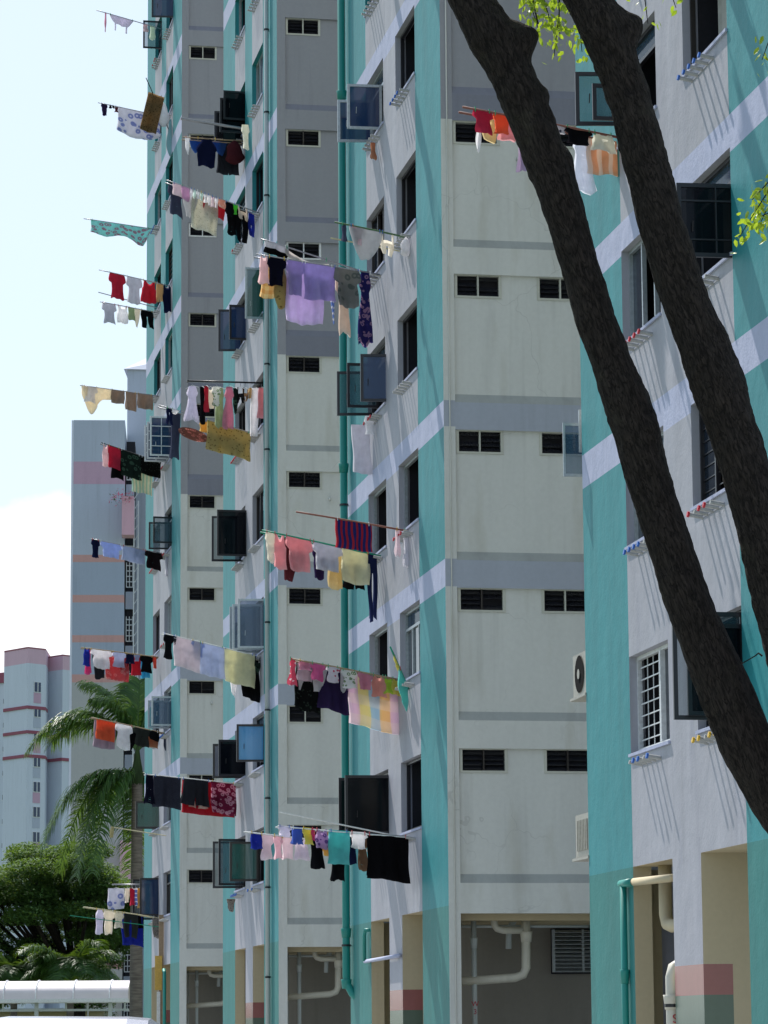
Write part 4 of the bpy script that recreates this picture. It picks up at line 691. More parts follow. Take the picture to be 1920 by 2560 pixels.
CAT = {'sock': 'sock', 'tee': 'shirt', 'tank': 'vest', 'polo': 'shirt', 'cami': 'camisole', 'towel': 'cloth', 'sag': 'sheet', 'sagR': 'sarong', 'sagL': 'dress', 'pants': 'trousers', 'shorts': 'shorts', 'brief': 'garment', 'tri': 'cloth', 'tri2': 'cloth',
       'bra': 'bra', 'dress': 'dress', 'skirt': 'skirt', 'strip': 'cloth', 'slant': 'cloth', 'bag': 'bag', 'bundle': 'cloth bundle', 'oval': 'mat', 'sleeve': 'trousers', 'slim': 'cloth', 'scarf': 'scarf', 'lace': 'lace'}
NAME = {'tee': 'shirt', 'tank': 'vest', 'polo': 'shirt', 'cami': 'camisole', 'towel': 'hanging_cloth', 'sag': 'sheet', 'sagR': 'sarong', 'sagL': 'dress', 'pants': 'trousers', 'shorts': 'shorts', 'brief': 'garment', 'tri': 'hanging_cloth', 'tri2': 'hanging_cloth',
        'bra': 'bra', 'dress': 'dress', 'skirt': 'skirt', 'strip': 'hanging_cloth', 'slant': 'hanging_cloth', 'bag': 'plastic_bag', 'bundle': 'cloth_bundle', 'oval': 'flowered_mat', 'sleeve': 'trousers', 'slim': 'hanging_cloth', 'scarf': 'scarf', 'sock': 'sock', 'lace': 'lace_cloth'}
def names(desc, kind):
    d = desc.lower()
    for k, n, c in (('towel', 'towel', 'towel'), ('sheet', 'sheet', 'sheet'), ('t-shirt', 'shirt', 't-shirt'), ('blouse', 'blouse', 'blouse'), ('vest', 'vest', 'vest'), ('skirt', 'skirt', 'skirt'), ('shorts', 'shorts', 'shorts'),
                    ('jeans', 'jeans', 'jeans'), ('leggings', 'leggings', 'leggings'), ('dungarees', 'dungarees', 'dungarees'), ('dress', 'dress', 'dress'), ('briefs', 'briefs', 'briefs'), ('shirt', 'shirt', 'shirt'), ('mat', 'mat', 'mat')):
        if k in d.split() or (k == 't-shirt' and 't-shirt' in d): return n, c
    return NAME[kind], CAT[kind]
PEGC = ['yellow', 'blue', 'green', 'white', 'red']
PEGM = dict(yellow='capyellow', blue='capblue', green='capgreen', white='white', red='capred')
rx = random.Random(99)
UPC = ['white', 'navy', 'rose', 'paleblue', 'charcoal', 'cream', 'crimson', 'lilac', 'black', 'yellow', 'bluegrey', 'orange']
for q_, (s_, h_) in enumerate(((38.6, 15.85), (41.6, 18.55), (38.7, 21.25), (41.5, 23.95), (58.3, 23.95), (61.5, 23.95), (58.5, 26.65), (61.8, 29.35))):
    L_ = []; n_ = 2.15
    while n_ > .5:
        w_ = rx.uniform(.3, .62); kd = rx.choice(['tee', 'towel', 'towel', 'tee', 'pants', 'tank']); L_.append([kd, n_, n_-w_, rx.uniform(.45, .85), UPC[(q_*5+len(L_)*7) % 12], 0, UPC[(q_*5+len(L_)*7) % 12]+' washing']); n_ -= w_+rx.uniform(.02, .14)
    fl = ['lowest', 'second lowest', 'second highest', 'highest'][q_ % 4]; wg = 'nearest wing' if q_ < 4 else 'second wing'
    LAUNDRY.append(dict(id='U', s=s_, h0=h_, n1=2.3, h1=h_+.3, m='steel', back=0, tag=f'on the {fl} pole over the picture top, {wg}', lab=f'{fl} steel laundry pole over the picture top on the {wg}', g=L_))
seed = 0; pegs = 0
for P in LAUNDRY:
    s, h0, n1, h1 = P['s'], P['h0'], P['n1'], P['h1']
    rad = .014 if P['m'] in ('steel', 'dark', 'white') else .017
    for b in range(1+P['back']):
        ss = s+.25*b; mb = MB(); n_ = 6
        pts = [W(ss, .02+(n1-.02)*t/n_, h0+(h1-h0)*(t/n_)+.018*math.sin(math.pi*t/n_)*(1 if h1 > h0+.2 else -1)*.4) for t in range(n_+1)]
        mb.tube(pts, [rad*(1.08-.02*i) for i in range(n_+1)], POLE_MAT[P['m']], 8)
        o = mb.build('laundry_pole', origin=W(ss, .02, h0), smooth=True)
        tag(o, P['lab'] if b == 0 else 'rear pole just behind: the second one '+P['tag'], 'laundry pole', 'laundry poles sticking out from the windows')
    for (kind, nL, nR, ln, colr, b, desc) in P['g']:
        seed += 1; ss = s+.25*b
        slope = (h1-h0)/n1; pole = lambda n, h0=h0, slope=slope: h0+slope*n
        if kind == 'slant': ss -= .12
        mat = 'cloth_'+('lilacx' if colr == 'lilac' and kind == 'strip' else colr)
        mb = garment_mesh(ss, nL, nR, pole, max(ln, .1), kind, mat, seed)
        nm, ct = names(desc, kind)
        nmid = (nL+nR)/2
        o = mb.build(nm, origin=W(ss, nmid, pole(nmid)), smooth=True, recalc=kind in ('bag', 'bundle'), weld=True)
        tag(o, desc+' '+P['tag'], ct, 'laundry hanging '+P['tag'])
        if b == 0 and kind not in ('bag', 'bundle', 'slant', 'strip') :
            pc = PEGC[(seed*7+len(P['id'])*3+ord(P['id'][0])) % 5] if rnd.random() < .4 else PEGC[ord(P['id'][0]) % 5]
            for nn in ([nL-.03] if abs(nL-nR) < .25 else [nL-.04, nR+.05]):
                q = MB(); c0 = W(ss, nn, pole(nn))
                q.box8([c0+DV*a+NV*bb+Vector((0, 0, z)) for z, (a, bb) in [(-.035, (-.02, -.006)), (-.035, (-.02, .006)), (-.035, (.02, .006)), (-.035, (.02, -.006)), (.04, (-.012, -.006)), (.04, (-.012, .006)), (.04, (.012, .006)), (.04, (.012, -.006))]], PEGM[pc])
                tag(q.build('clothes_peg'), f"small {pc} clothes peg clipped {P['tag']}", 'clothes peg', f"{pc} clothes pegs clipped {P['tag']}"); pegs += 1
# ---- drying rails with hangers
def rail(s, n1, h, m, lab, items, tagp, double):
    r = empty('drying_rail', W(s, 0, h), lab, 'drying rail')
    for j in range(2 if double else 1):
        mb = MB(); mb.tube([W(s+.12*j, -.1, h+.02*j), W(s+.12*j, n1, h+.02*j)], .02, m, 8); mb.build('rail', r, smooth=True)
    mb = MB(); mb.tube([W(s-.02, n1, h), W(s+.14, n1, h)], .022, m, 6); mb.build('end_bar', r)
    global seed
    for (kind, n, wd_, ln, colr, desc, depth) in items:
        seed += 1; ss = s+.06+depth; zt = h-.13
        hg = MB(); hg.tube([W(ss, n, h+.02), W(ss, n+.01, h-.05), W(ss, n, h-.1)], .006, 'steel', 5); hg.tube([W(ss-.1, n-wd_*.4, zt-.03), W(ss, n, h-.09), W(ss+.1, n+wd_*.4, zt-.03)], .006, 'white', 5)
        tag(hg.build('clothes_hanger'), 'thin hanger of the '+desc+' '+tagp, 'hanger', 'hangers '+tagp)
        mb = garment_mesh(ss, n+wd_/2, n-wd_/2, lambda x, z=zt: z, ln, kind, 'cloth_'+colr, seed); nm, ct = names(desc, kind)
        tag(mb.build(nm, origin=W(ss, n, zt), smooth=True, recalc=False, weld=True), desc+' '+tagp, ct, 'clothes hanging '+tagp)
rail(77.4, 1.77, 17.0, 'framedark', 'black double drying rail with a row of clothes on hangers',
     [('dress', 1.66, .36, .86, 'whitelilac', 'long white dress at the outer end', 0), ('towel', 1.42, .10, .9, 'black', 'narrow black dress', .05), ('towel', 1.33, .10, .62, 'red', 'narrow red top', -.05), ('tank', 1.22, .2, .5, 'cream', 'cream vest', .1),
      ('tee', 1.08, .22, .46, 'floralwhite', 'white flowered blouse', 0), ('dress', .98, .26, .95, 'sage', 'grey green dress', .12), ('dress', .78, .3, 1.0, 'pinkmid', 'dusty pink floral dress', -.04), ('towel', .62, .1, .6, 'blackgreen', 'black patterned skirt', .1),
      ('bra', .5, .16, .36, 'black', 'black bra', 0), ('bra', .38, .14, .3, 'brown', 'brown bra', .08), ('slim', .27, .12, .24, 'tan', 'small tan cloth', 0), ('towel', .14, .2, 1.15, 'white', 'long white towel', .03), ('towel', 0.0, .16, .75, 'rose', 'white and pink cloth by the window', -.03)],
     'on the black double rail', True)
rail(100.9, 1.31, 6.2, 'steel', 'thin grey rail with a cluster of small washing above the blue cloth',
     [('towel', 1.2, .5, .62, 'bluesheet', 'small blue and pink printed towel', 0), ('towel', .86, .14, .42, 'cream', 'cream sock pair', .05), ('towel', .72, .14, .5, 'crimson', 'crimson cloth', 0), ('towel', .6, .12, .52, 'bluewhite', 'blue and white cloth', .05), ('towel', .5, .12, .6, 'gold', 'golden yellow cloth', -.05), ('towel', .4, .1, .34, 'white', 'white cloth', 0)],
     'on the thin grey rail', False)
# garments hanging loose at window sills
for (s, n, w_, z, ln, kind, colr, lab, nm, ct) in (
    (62.2, .22, .34, 13.12, .95, 'towel', 'greywhite', 'long grey white dress hanging limply from a window sill below three open black casements', 'dress', 'dress'),
    (61.7, .12, .2, 13.2, .35, 'tee', 'white', 'crumpled white blouse collar beside the long grey dress', 'blouse', 'blouse'),
    (61.0, .14, .1, 18.35, .36, 'sock', 'copper', 'small rusty red cloth under the light blue casements', 'hanging_cloth', 'cloth'),
    (78.9, .2, .2, 23.75, .6, 'tee', 'creamwhite', 'white crumpled blouse hanging at the window beside the cream drainpipe', 'blouse', 'blouse'),
    (81.9, .16, .22, 4.95, .3, 'tri', 'speckle', 'small speckled cloth hanging under the lowest brown casements', 'hanging_cloth', 'cloth')):
    seed += 1; mb = garment_mesh(s, n+w_/2, n-w_/2, lambda x, z=z: z, ln, kind, 'cloth_'+colr, seed)
    tag(mb.build(nm, origin=W(s, n, z), smooth=True, recalc=False, weld=True), lab, ct)
# mop drying on a pole
mop = empty('mop', W(98, 0, 7.72), 'string mop with a pale handle poking out sideways beside the palm', 'mop')
mb = MB(); mb.tube([W(98, .02, 7.5), W(98, 1.6, 7.74)], .014, 'bamboo', 8); mb.build('handle', mop)
mb = MB()
for j in range(12):
    a = j*.5; mb.tube([W(98+.03*math.sin(a), 1.6+.03*math.cos(a), 7.76), W(98+.05*math.sin(a), 1.62+.05*math.cos(a), 7.62), W(98+.035*math.sin(a), 1.63+.04*math.cos(a), 7.44)], [.012, .018, .01], 'moptan', 5)
mb.build('mop_head', mop)
# green bamboo pole beneath the low pole
mb = MB(); mb.tube([W(99.0, .02, 4.85), W(99.0, 2.75, 5.2)], .012, 'green', 6)
tag(mb.build('laundry_pole', origin=W(99, 0, 4.85)), 'empty thin green pole under the pole with dark trousers', 'laundry pole', 'laundry poles sticking out from the windows')
# grey thick rolled pole over the navy polo shirt
mb = MB(); mb.tube([W(80.1, .02, 24.0), W(80.1, 1.66, 24.2)], .035, 'steel', 8)
tag(mb.build('laundry_pole', origin=W(80.1, 0, 24)), 'thick empty grey pole just above the navy polo shirt', 'laundry pole', 'laundry poles sticking out from the windows')
for (s, ha, n1, hb, m, lab) in ((100.6, 24.0, 1.9, 24.45, 'steel', 'empty thin pole just above the pole of pale shirts'),
                        (58.6, 5.05, 2.3, 5.5, 'white', 'empty white pole just above the pole with the big black towel'), (58.9, 15.75, 1.3, 15.95, 'bamboo', 'pale empty pole below the green pole with a bra')):
    mb = MB(); mb.tube([W(s, .02, ha), W(s, n1, hb)], .014, m, 6); tag(mb.build('laundry_pole', origin=W(s, 0, ha)), lab, 'laundry pole', 'laundry poles sticking out from the windows')

# ------------------------------------------------------------------ condensers and the far-side sash in the first light well
def condenser(h, lab, fan):
    r = empty('air_conditioner', W(45.2, -.3, h), lab, 'air conditioner')
    mb = MB(); s0, s1, n0, n1 = 45.18, 45.98, -.34, -.02
    mb.wbox(s0, s1, n0, n1, h, h+.58, 'acwhite'); mb.build('casing', r)
    c0 = W((s0+s1)/2, n1+.012, h+.29); mb = MB(); N = 24
    if fan:
        ring = [c0+DV*.26*math.cos(2*math.pi*k/N)+Vector((0, 0, .26*math.sin(2*math.pi*k/N))) for k in range(N)]
        mb.face(ring, 'acdark'); ring2 = [c0+NV*.012+DV*.07*math.cos(2*math.pi*k/N)+Vector((0, 0, .07*math.sin(2*math.pi*k/N))) for k in range(N)]; mb.face(ring2, 'acwhite')
        mb.build('fan_grille', r)
    else:
        for j in range(7): mb.wbox(s0+.1+j*.09, s0+.13+j*.09, n1+.002, n1+.02, h+.08, h+.5, 'acwhite')
        mb.build('fin_grille', r)
    mb = MB(); mb.wbox(45.12, 46.05, -.4, .02, h-.05, h-.012, 'acwhite'); mb.wbox(45.16, 45.2, -.3, -.26, h-.3, h-.05, 'steel'); mb.build('bracket', r)
condenser(6.24, 'upper white air conditioner with a round black fan beside the teal wall edge', True)
condenser(4.02, 'lower cream air conditioner without visible fan beside the teal wall edge', False)
wf_ = MB()
wf_.wbox(45.16, 45.2, -1.1, -.05, 9.1, 10.2, 'framelight'); wf = wf_.build('window', block)
mb = MB(); S_ = 45.4; L0, L1, za, zb = -.12, .205, 9.27, 10.03
for (a, b, c, d) in ((L0, L0+.03, za, zb), (L1-.03, L1, za, zb), (L0+.03, L1-.03, za, za+.04), (L0+.03, L1-.03, zb-.04, zb)): mb.wbox(S_, S_+.03, a, b, c, d, 'framelight')
mb.face([W(S_+.015, L0+.03, za+.04), W(S_+.015, L1-.03, za+.04), W(S_+.015, L1-.03, zb-.04), W(S_+.015, L0+.03, zb-.04)], 'glass_clear')
mb.wbox(45.3, 45.33, -.04, .0, 9.6, 10.2, 'framelight'); mb.build('casement', wf)

# ------------------------------------------------------------------ banner board by the last wing
r = empty('notice_board', W(98.6, .3, 0), 'tall plank with a yellow notice standing by the last wing', 'notice board')
mb = MB(); mb.wbox(98.5, 98.56, .02, .16, 0, 5.2, 'wood'); mb.build('post', r)
mb = MB(); mb.wbox(98.46, 98.5, .07, .28, 3.0, 4.0, 'signyellow'); mb.wbox(98.47, 98.5, .12, .22, 1.9, 2.95, 'white'); mb.build('notice', r)

# ------------------------------------------------------------------ distant buildings
def bx(mb, p0, ang, w, d, z0, z1, m):
    c, s_ = math.cos(ang), math.sin(ang); X = Vector((c, s_, 0)); Y = Vector((-s_, c, 0)); P = Vector((p0[0], p0[1], 0))
    q = [P, P+X*w, P+X*w+Y*d, P+Y*d]; mb.box8([v+Vector((0, 0, z0)) for v in q]+[v+Vector((0, 0, z1)) for v in q], m)
A2 = PHI
b2 = empty('striped_block', (-16, 165, 0), 'pale lavender block with pink and salmon bands behind the palm', 'apartment block')
mb = MB(); zs = [0, 5.05, 5.44, 19.49, 19.90, 21.54, 21.91, 23.59, 23.98, 25.67, 26.05, 29.72, 30.89, 33.06]; ms = ['b_grey', 'b_salmon', 'b_grey', 'b_salmon', 'b_blue', 'b_salmon', 'b_blue', 'b_salmon', 'b_blue', 'b_salmon', 'b_lav', 'b_pink', 'b_lav']
for z0, z1, m in zip(zs, zs[1:], ms): bx(mb, (-15.93, 165), A2*.35, 2.62, 9, z0, z1, m)
mb.build('end_wall', b2)
mb = MB()
for z0, z1, m in zip(zs, zs[1:], ms): bx(mb, (-16.05, 165.05), A2*.35, .115, 9.2, z0, z1, 'b_white')
mb.build('sunlit_side', b2)  # narrow left face, sunlight painted in as near-white instead of the banded wall colours
mb = MB(); bx(mb, (-13.35, 166.6), A2*.35, .45, 6, 0, 32.2, 'interior'); mb.build('stair_shaft', b2)
for j in range(11):
    z = 1.0+2.8*j; q = MB()
    bx(q, (-13.33, 166.3), A2*.35, .42, .2, z, z+.9 if j != 9 else z+.5, 'b_lav' if j % 3 else 'b_grey'); q.build('parapet', b2)
    q = MB()
    for k in range(5): bx(q, (-13.30, 166.2), A2*.35, .38, .05, z+1.1+k*.28, z+1.15+k*.28, 'framewhite')
    for k in range(3): bx(q, (-13.30+.16*k, 166.18), A2*.35, .04, .05, z+1.1, z+2.4, 'framewhite')
    q.build('grille', b2)
mb = MB(); bx(mb, (-12.92, 166.0), A2*.35, .07, .1, 0, 29, 'framewhite'); bx(mb, (-12.7, 166.0), A2*.35, .06, .1, 0, 29, 'framewhite')
for j in range(52): mb.box8([Vector((-12.9, 166.02, 1+j*.55+a)) + Vector((b*.24, c, b*.35)) for a in (0, .06) for (b, c) in ((0, 0), (1, 0), (1, .05), (0, .05))], 'framewhite')
mb.build('ladder', b2)
mb = MB(); bx(mb, (-13.55, 169.5), A2*.35, 4.2, 8, 0, 36.6, 'b_lav'); mb.build('rear_tower', b2)
mb = MB(); P0 = Vector((-13.72, 169.2, 36.6)); mb.mesh([P0, P0+Vector((4.6, .9, 0)), P0+Vector((4.6, 9, 0)), P0+Vector((0, 9, 0)), P0+Vector((1.2, 3, 1.3)), P0+Vector((4.6, 3, 1.6)), P0+Vector((4.6, 7, 1.6)), P0+Vector((1.2, 7, 1.3))], [(0, 1, 2, 3), (0, 1, 5, 4), (1, 2, 6, 5), (2, 3, 7, 6), (3, 0, 4, 7), (4, 5, 6, 7)], 'b_lav'); mb.build('roof', b2)
for (z0, z1, x) in ((26.9, 28.9, -13.35), (9.4, 11.4, -13.35)):
    q = MB(); bx(q, (x, 163.9), A2*.35, .62, 1.2, z0, z1, 'planterpink'); pl = q.build('balcony_parapet', b2)
# bougainvillea on the upper balcony
mb = MB(); rg = random.Random(3)
for j in range(150):
    c0 = Vector((-13.2+rg.uniform(-.75, .4), 163.7+rg.uniform(-.3, .3), 28.8+rg.gauss(0, .17))); a = Vector((rg.uniform(-1, 1), rg.uniform(-1, 1), rg.uniform(-1, 1)))*.09; b = Vector((rg.uniform(-1, 1), rg.uniform(-1, 1), rg.uniform(-1, 1)))*.09
    mb.face([c0, c0+a, c0+a+b], 'planter_leaf' if j % 3 else 'leaf_hedge')
tag(mb.build('flowering_plant', recalc=False), 'pink flowering shrub spilling over a pink balcony of the striped block', 'plant')

b3 = empty('pink_topped_block', (-25, 232, 0), 'far white block with pink roof bands at the left edge', 'apartment block')
def prism(mb, pts, z0, z1, m): n = len(pts); mb.mesh([Vector((x, y, z)) for z in (z0, z1) for x, y in pts], [tuple(range(n))[::-1], tuple(range(n, 2*n))]+[(i, (i+1) % n, n+(i+1) % n, n+i) for i in range(n)], m)
A = [(-27.3, 232.4), (-25.34, 230), (-24.2, 231.3), (-24.6, 244), (-27.3, 244)]
Bp = [(-24.6, 234.2), (-23.12, 232.6), (-22.0, 234.0), (-22.0, 244), (-24.6, 244)]
mb = MB(); prism(mb, A, 0, 27.95, 'f_wall'); prism(mb, A, 27.95, 29.0, 'f_pink'); prism(mb, [(x*1.0003, y-.03) for x, y in A], 29.0, 29.1, 'f_trim'); mb.build('near_tower', b3)
mb = MB(); prism(mb, Bp, 0, 27.75, 'f_wall'); prism(mb, Bp, 27.75, 28.75, 'f_pink'); prism(mb, [(x, y-.03) for x, y in Bp], 28.75, 28.84, 'f_trim'); mb.build('rear_tower', b3)
mb = MB(); prism(mb, [(-31, 241.5), (-27.0, 239), (-24, 239), (-24, 246), (-31, 246)], 0, 27.6, 'f_wall'); prism(mb, [(-31, 241.3), (-27.0, 238.8), (-24, 238.8), (-24, 246), (-31, 246)], 27.6, 28.35, 'f_red'); mb.build('link_wall', b3)
mb = MB()
for z in (24.7, 22.95, 21.25):
    prism(mb, [(-27.33, 232.3), (-25.34, 229.9), (-24.17, 231.2), (-24.2, 233), (-27.3, 236)], z, z+.22, 'f_red')
    if z < 24: prism(mb, [(-24.62, 234.1), (-23.12, 232.5), (-21.98, 233.9), (-22, 236), (-24.6, 238)], z-.05, z+.17, 'f_red')
mb.build('red_band', b3)
def onface(p, q, t0, t1, z0, z1, mb, m, out=.05):
    p, q = Vector((*p, 0)), Vector((*q, 0)); d = q-p; nn = Vector((d.y, -d.x, 0)).normalized()*out
    a, b = p+d*t0, p+d*t1; mb.box8([x+Vector((0, 0, z)) for z in (z0, z1) for x in (a, b, b+nn, a+nn)], m)
for j in range(10):
    z = 26.4-1.77*j-.5
    for (p, q, t0, t1) in ((A[1], A[2], .34, .74), (Bp[1], Bp[2], .4, .75), ((-27.2, 239), (-25.3, 239), .62, .9)):
        if p[1] == 239: zz = z-.1
        else: zz = z
        q1 = MB(); onface(p, q, t0, t1, zz, zz+.78, q1, 'framewhite', .04); onface(p, q, t0+.03, t1-.03, zz+.05, zz+.73, q1, 'glass_blue', .06)
        onface(p, q, (t0+t1)/2-.02, (t0+t1)/2+.02, zz+.05, zz+.73, q1, 'framewhite', .07)
        if p[1] != 239: onface(p, q, t0, t1, zz-.75, zz-.02, q1, ['b_pink', 'b_lav'][j % 2], .02)
        q1.build('window', b3)
    q1 = MB(); onface((-30, 240.8), (-27.0, 238.95), .62, .90, z+.15, z+.5, q1, 'glass_dark', .06); onface((-30, 240.8), (-27.0, 238.95), .6, .92, z+.08, z+.14, q1, 'framewhite', .08); q1.build('window', b3)
mb = MB(); mb.box(-24.42, -23.9, 238.0, 238.9, 19.2, 20.0, 'framedark'); mb.build('balcony_screen', b3)

# ------------------------------------------------------------------ palms
def frond(mb, base, ctrl, tip, nleaf, leaflen, droop, rg, width=.05):
    def pt(t): return base*(1-t)**2+ctrl*2*t*(1-t)+tip*t*t
    mb.tube([pt(i/12) for i in range(13)], [.045*(1-i/13)+.008 for i in range(13)], 'leaf_palm', 5)
    side0 = None
    for i in range(nleaf):
        t = .12+.88*i/nleaf; p = pt(t); tg = (pt(min(1, t+.02))-pt(t-.02)).normalized()
        sd = tg.cross(Vector((0, 0, 1)));
        if sd.length < .15: sd = Vector((.6, .8, 0))
        sd.normalize(); L = leaflen*(.45+.9*math.sin(math.pi*min(1, .12+t*.82)))*rg.uniform(.85, 1.1)
        for sg in (-1, 1):
            d = (sd*sg*rg.uniform(.75, 1)+tg*rg.uniform(.35, .65)+Vector((0, 0, rg.uniform(-.1, .55)))).normalized()
            pts = [p]; cur = d.copy()
            for k in range(4):
                cur = (cur+Vector((0, 0, -droop*(.35+.4*k)))).normalized(); pts.append(pts[-1]+cur*L/4)
            wv = tg.cross(d).cross(d).normalized(); wv = (tg+Vector((0, 0, .15))).normalized()
            vs = []; ws = [width*.6, width, width*.8, width*.5, .003]
            for a, w_ in zip(pts, ws): vs += [a-wv*w_*.5, a+wv*w_*.5]
            mb.mesh(vs, [(2*k, 2*k+1, 2*k+3, 2*k+2) for k in range(4)], 'leaf_palm')
def palm(name, loc, H, r0, fr, label, seedv, nleaf, leaflen, droop, width=.05):
    rg = random.Random(seedv); r = empty(name, loc, label, 'palm tree'); X, Y = loc[0], loc[1]
    mb = MB(); pts = [Vector((X, Y, H*i/16)) for i in range(17)]; mb.tube(pts, [r0*(1.15-.25*i/16+.03*math.sin(i*2.4)) for i in range(17)], 'palmbark', 14); mb.build('trunk', r, smooth=True)
    if H > 4:
        mb = MB(); mb.tube([Vector((X, Y, H-.05+.3*i)) for i in range(6)], [r0*.92, r0*1.0, r0*.85, r0*.6, r0*.4, r0*.25], 'crownshaft', 12); mb.build('crownshaft', r, smooth=True)
    top = Vector((X, Y, H+(1.2 if H > 4 else .1)))
    for (cx, cz, tx, tz, dy, *bz) in fr:
        tp = top+Vector((0, 0, bz[0] if bz else 0))
        mb = MB(); frond(mb, tp, tp+Vector((cx, dy*.5, cz)), tp+Vector((tx, dy, tz)), nleaf, leaflen, droop, rg, width); mb.build('frond', r, recalc=False)
FR = [(-2.0, 2.7, -3.95, .0, -.3), (-.4, 2.2, -1.95, 2.5, .3), (-.5, 1.9, -1.5, 1.8, -.5), (-1.9, 1.9, -3.2, .4, .9), (.0, 1.7, .05, 2.6, .4), (.3, 1.7, .55, 2.1, .6), (.9, 1.8, 1.8, .2, 1.2), (1.2, 1.4, 2.4, -1.5, .9),
      (-2.2, 1.0, -3.4, -2.6, -.8, -1.0), (-1.9, .9, -2.9, -3.4, .7, -1.0), (-1.4, 1.1, -2.1, -3.6, -.9, -1.0), (-.9, 1.0, -1.5, -3.5, -1.4, -1.0), (-1.0, .9, -2.0, -1.9, 1.6, -1.0), (.1, .8, -.3, -3.4, 1.2, -1.0), (.5, 1.0, .9, -2.6, 1.6, -1.0)]
palm('royal_palm', Vector((-9.0, 118, 0)), 10.7, .22, FR, 'tall palm with smooth grey trunk and drooping fronds beside the last wing', 5, 135, 1.0, .36, .055)
FR2 = []
rg = random.Random(11)
for j in range(26):
    a = j*2.399; l = rg.uniform(1.5, 2.3); up = rg.uniform(.9, 1.9); FR2.append((math.cos(a)*l*.45, up, math.cos(a)*l, up*rg.uniform(-.5, .75), math.sin(a)*l))
palm('feather_palm', Vector((-12.9, 134, 0)), 3.9, .15, FR2, 'low bushy palm with a fountain of dark fronds behind the covered walkway', 8, 95, .7, .3, .042)
palm('feather_palm', Vector((-15.3, 135, 0)), 3.6, .15, [(-a, b, -c, d, e) for a, b, c, d, e in FR2], 'paler bushy palm at the far left behind the covered walkway', 9, 95, .7, .3, .042)

# ------------------------------------------------------------------ leafy trees
def leafcloud(mb, cen, rad, n, size, rg, m, flat=1.0):
    for _ in range(n):
        d = Vector((rg.gauss(0, 1), rg.gauss(0, 1), rg.gauss(0, 1))).normalized()*rg.random()**.38
        p = cen+Vector((d.x*rad.x, d.y*rad.y, d.z*rad.z)); a = Vector((rg.uniform(-1, 1), rg.uniform(-1, 1), rg.uniform(-.5, .5)*flat)).normalized()*size*rg.uniform(.6, 1.2)
        b = a.cross(Vector((rg.uniform(-.4, .4), rg.uniform(-.4, .4), 1))).normalized()*size*rg.uniform(.3, .5)
        mb.face([p-a, p+b, p+a, p-b], m)
def tree(name, loc, label, clumps, trunkpts, branches, nleaf, size, m, cat='tree', seedv=2, r0=.5):
    rg = random.Random(seedv); r = empty(name, loc, label, cat); mb = MB()
    mb.tube(trunkpts, [r0*(1-.5*i/len(trunkpts)) for i in range(len(trunkpts))], 'bark', 10); mb.build('trunk', r, smooth=True)
    for br in branches:
        mb = MB(); mb.tube(br, [r0*.42*(1-.75*i/len(br)) for i in range(len(br))], 'bark', 7); mb.build('branch', r, smooth=True)
    mb = MB(); tot = sum(c[1].x*c[1].y*c[1].z for c in clumps)
    for c, rad in clumps: leafcloud(mb, c, rad, int(nleaf*rad.x*rad.y*rad.z/tot), size, rg, m)
    mb.build('crown', r, recalc=False)
    return r
rg = random.Random(21); base = Vector((-14.4, 152, 0)); cl = []; br = []
fork = base+Vector((-.1, 0, 4.4))
for j in range(120):
    x = rg.uniform(-7.5, 3.0); e = max(.1, 1-((x+1.4)/7.0)**2); y = rg.uniform(-5, 5)
    lev = rg.choice([.25, .5, .75, .95, 1.0]); z = 6.0+4.0*lev*e**.6-abs(y)*.12+rg.uniform(-.3, .3)+.45*math.sin(x*1.7+1); rr = rg.uniform(.8, 1.5)
    cl.append((base+Vector((x*.8, y, z)), Vector((rr, rr, rr*.33))))
for j in range(26): cl.append((base+Vector((rg.uniform(-5.5, -.6 if j % 3 else 1.5), rg.uniform(-3, 3), rg.uniform(2.6, 6.2))), Vector((1.1, 1.1, .45))))
for (c, rd) in cl[::4]:
    mid = fork.lerp(c, .5)+Vector((0, 0, -.4)); br.append([fork, fork.lerp(mid, .5)+Vector((0, 0, .12)), mid, c])
tree('rain_tree', base, 'broad spreading tree with layered green crown in front of the far blocks', cl, [base, base+Vector((.25, 0, 1.8)), base+Vector((.15, 0, 3.4)), fork], br, 120000, .12, 'leaf_rain', r0=.36)
c0 = Vector((-12.2, 145, 0)); cl = [(c0+Vector((0, 0, 1.2+.42*j)), Vector((.78-.13*j, .78-.13*j, .42))) for j in range(6)]
tree('conifer_bush', c0, 'small pointed conifer bush behind the covered walkway roof', cl, [c0, c0+Vector((0, 0, 1.4))], [], 3600, .06, 'leaf_hedge', 'bush', 4, .07)
c0 = Vector((-10.9, 138, 0)); cl = [(c0+Vector((-1.6+.5*j, rg.uniform(-.3, .3), 1.0+rg.uniform(-.1, .2))), Vector((.5, .5, .95))) for j in range(7)]
tree('hedge', c0, 'dark green hedge seen under the covered walkway roof', cl, [c0, c0+Vector((0, 0, .6))], [], 5200, .07, 'leaf_hedge', 'hedge', 6, .05)

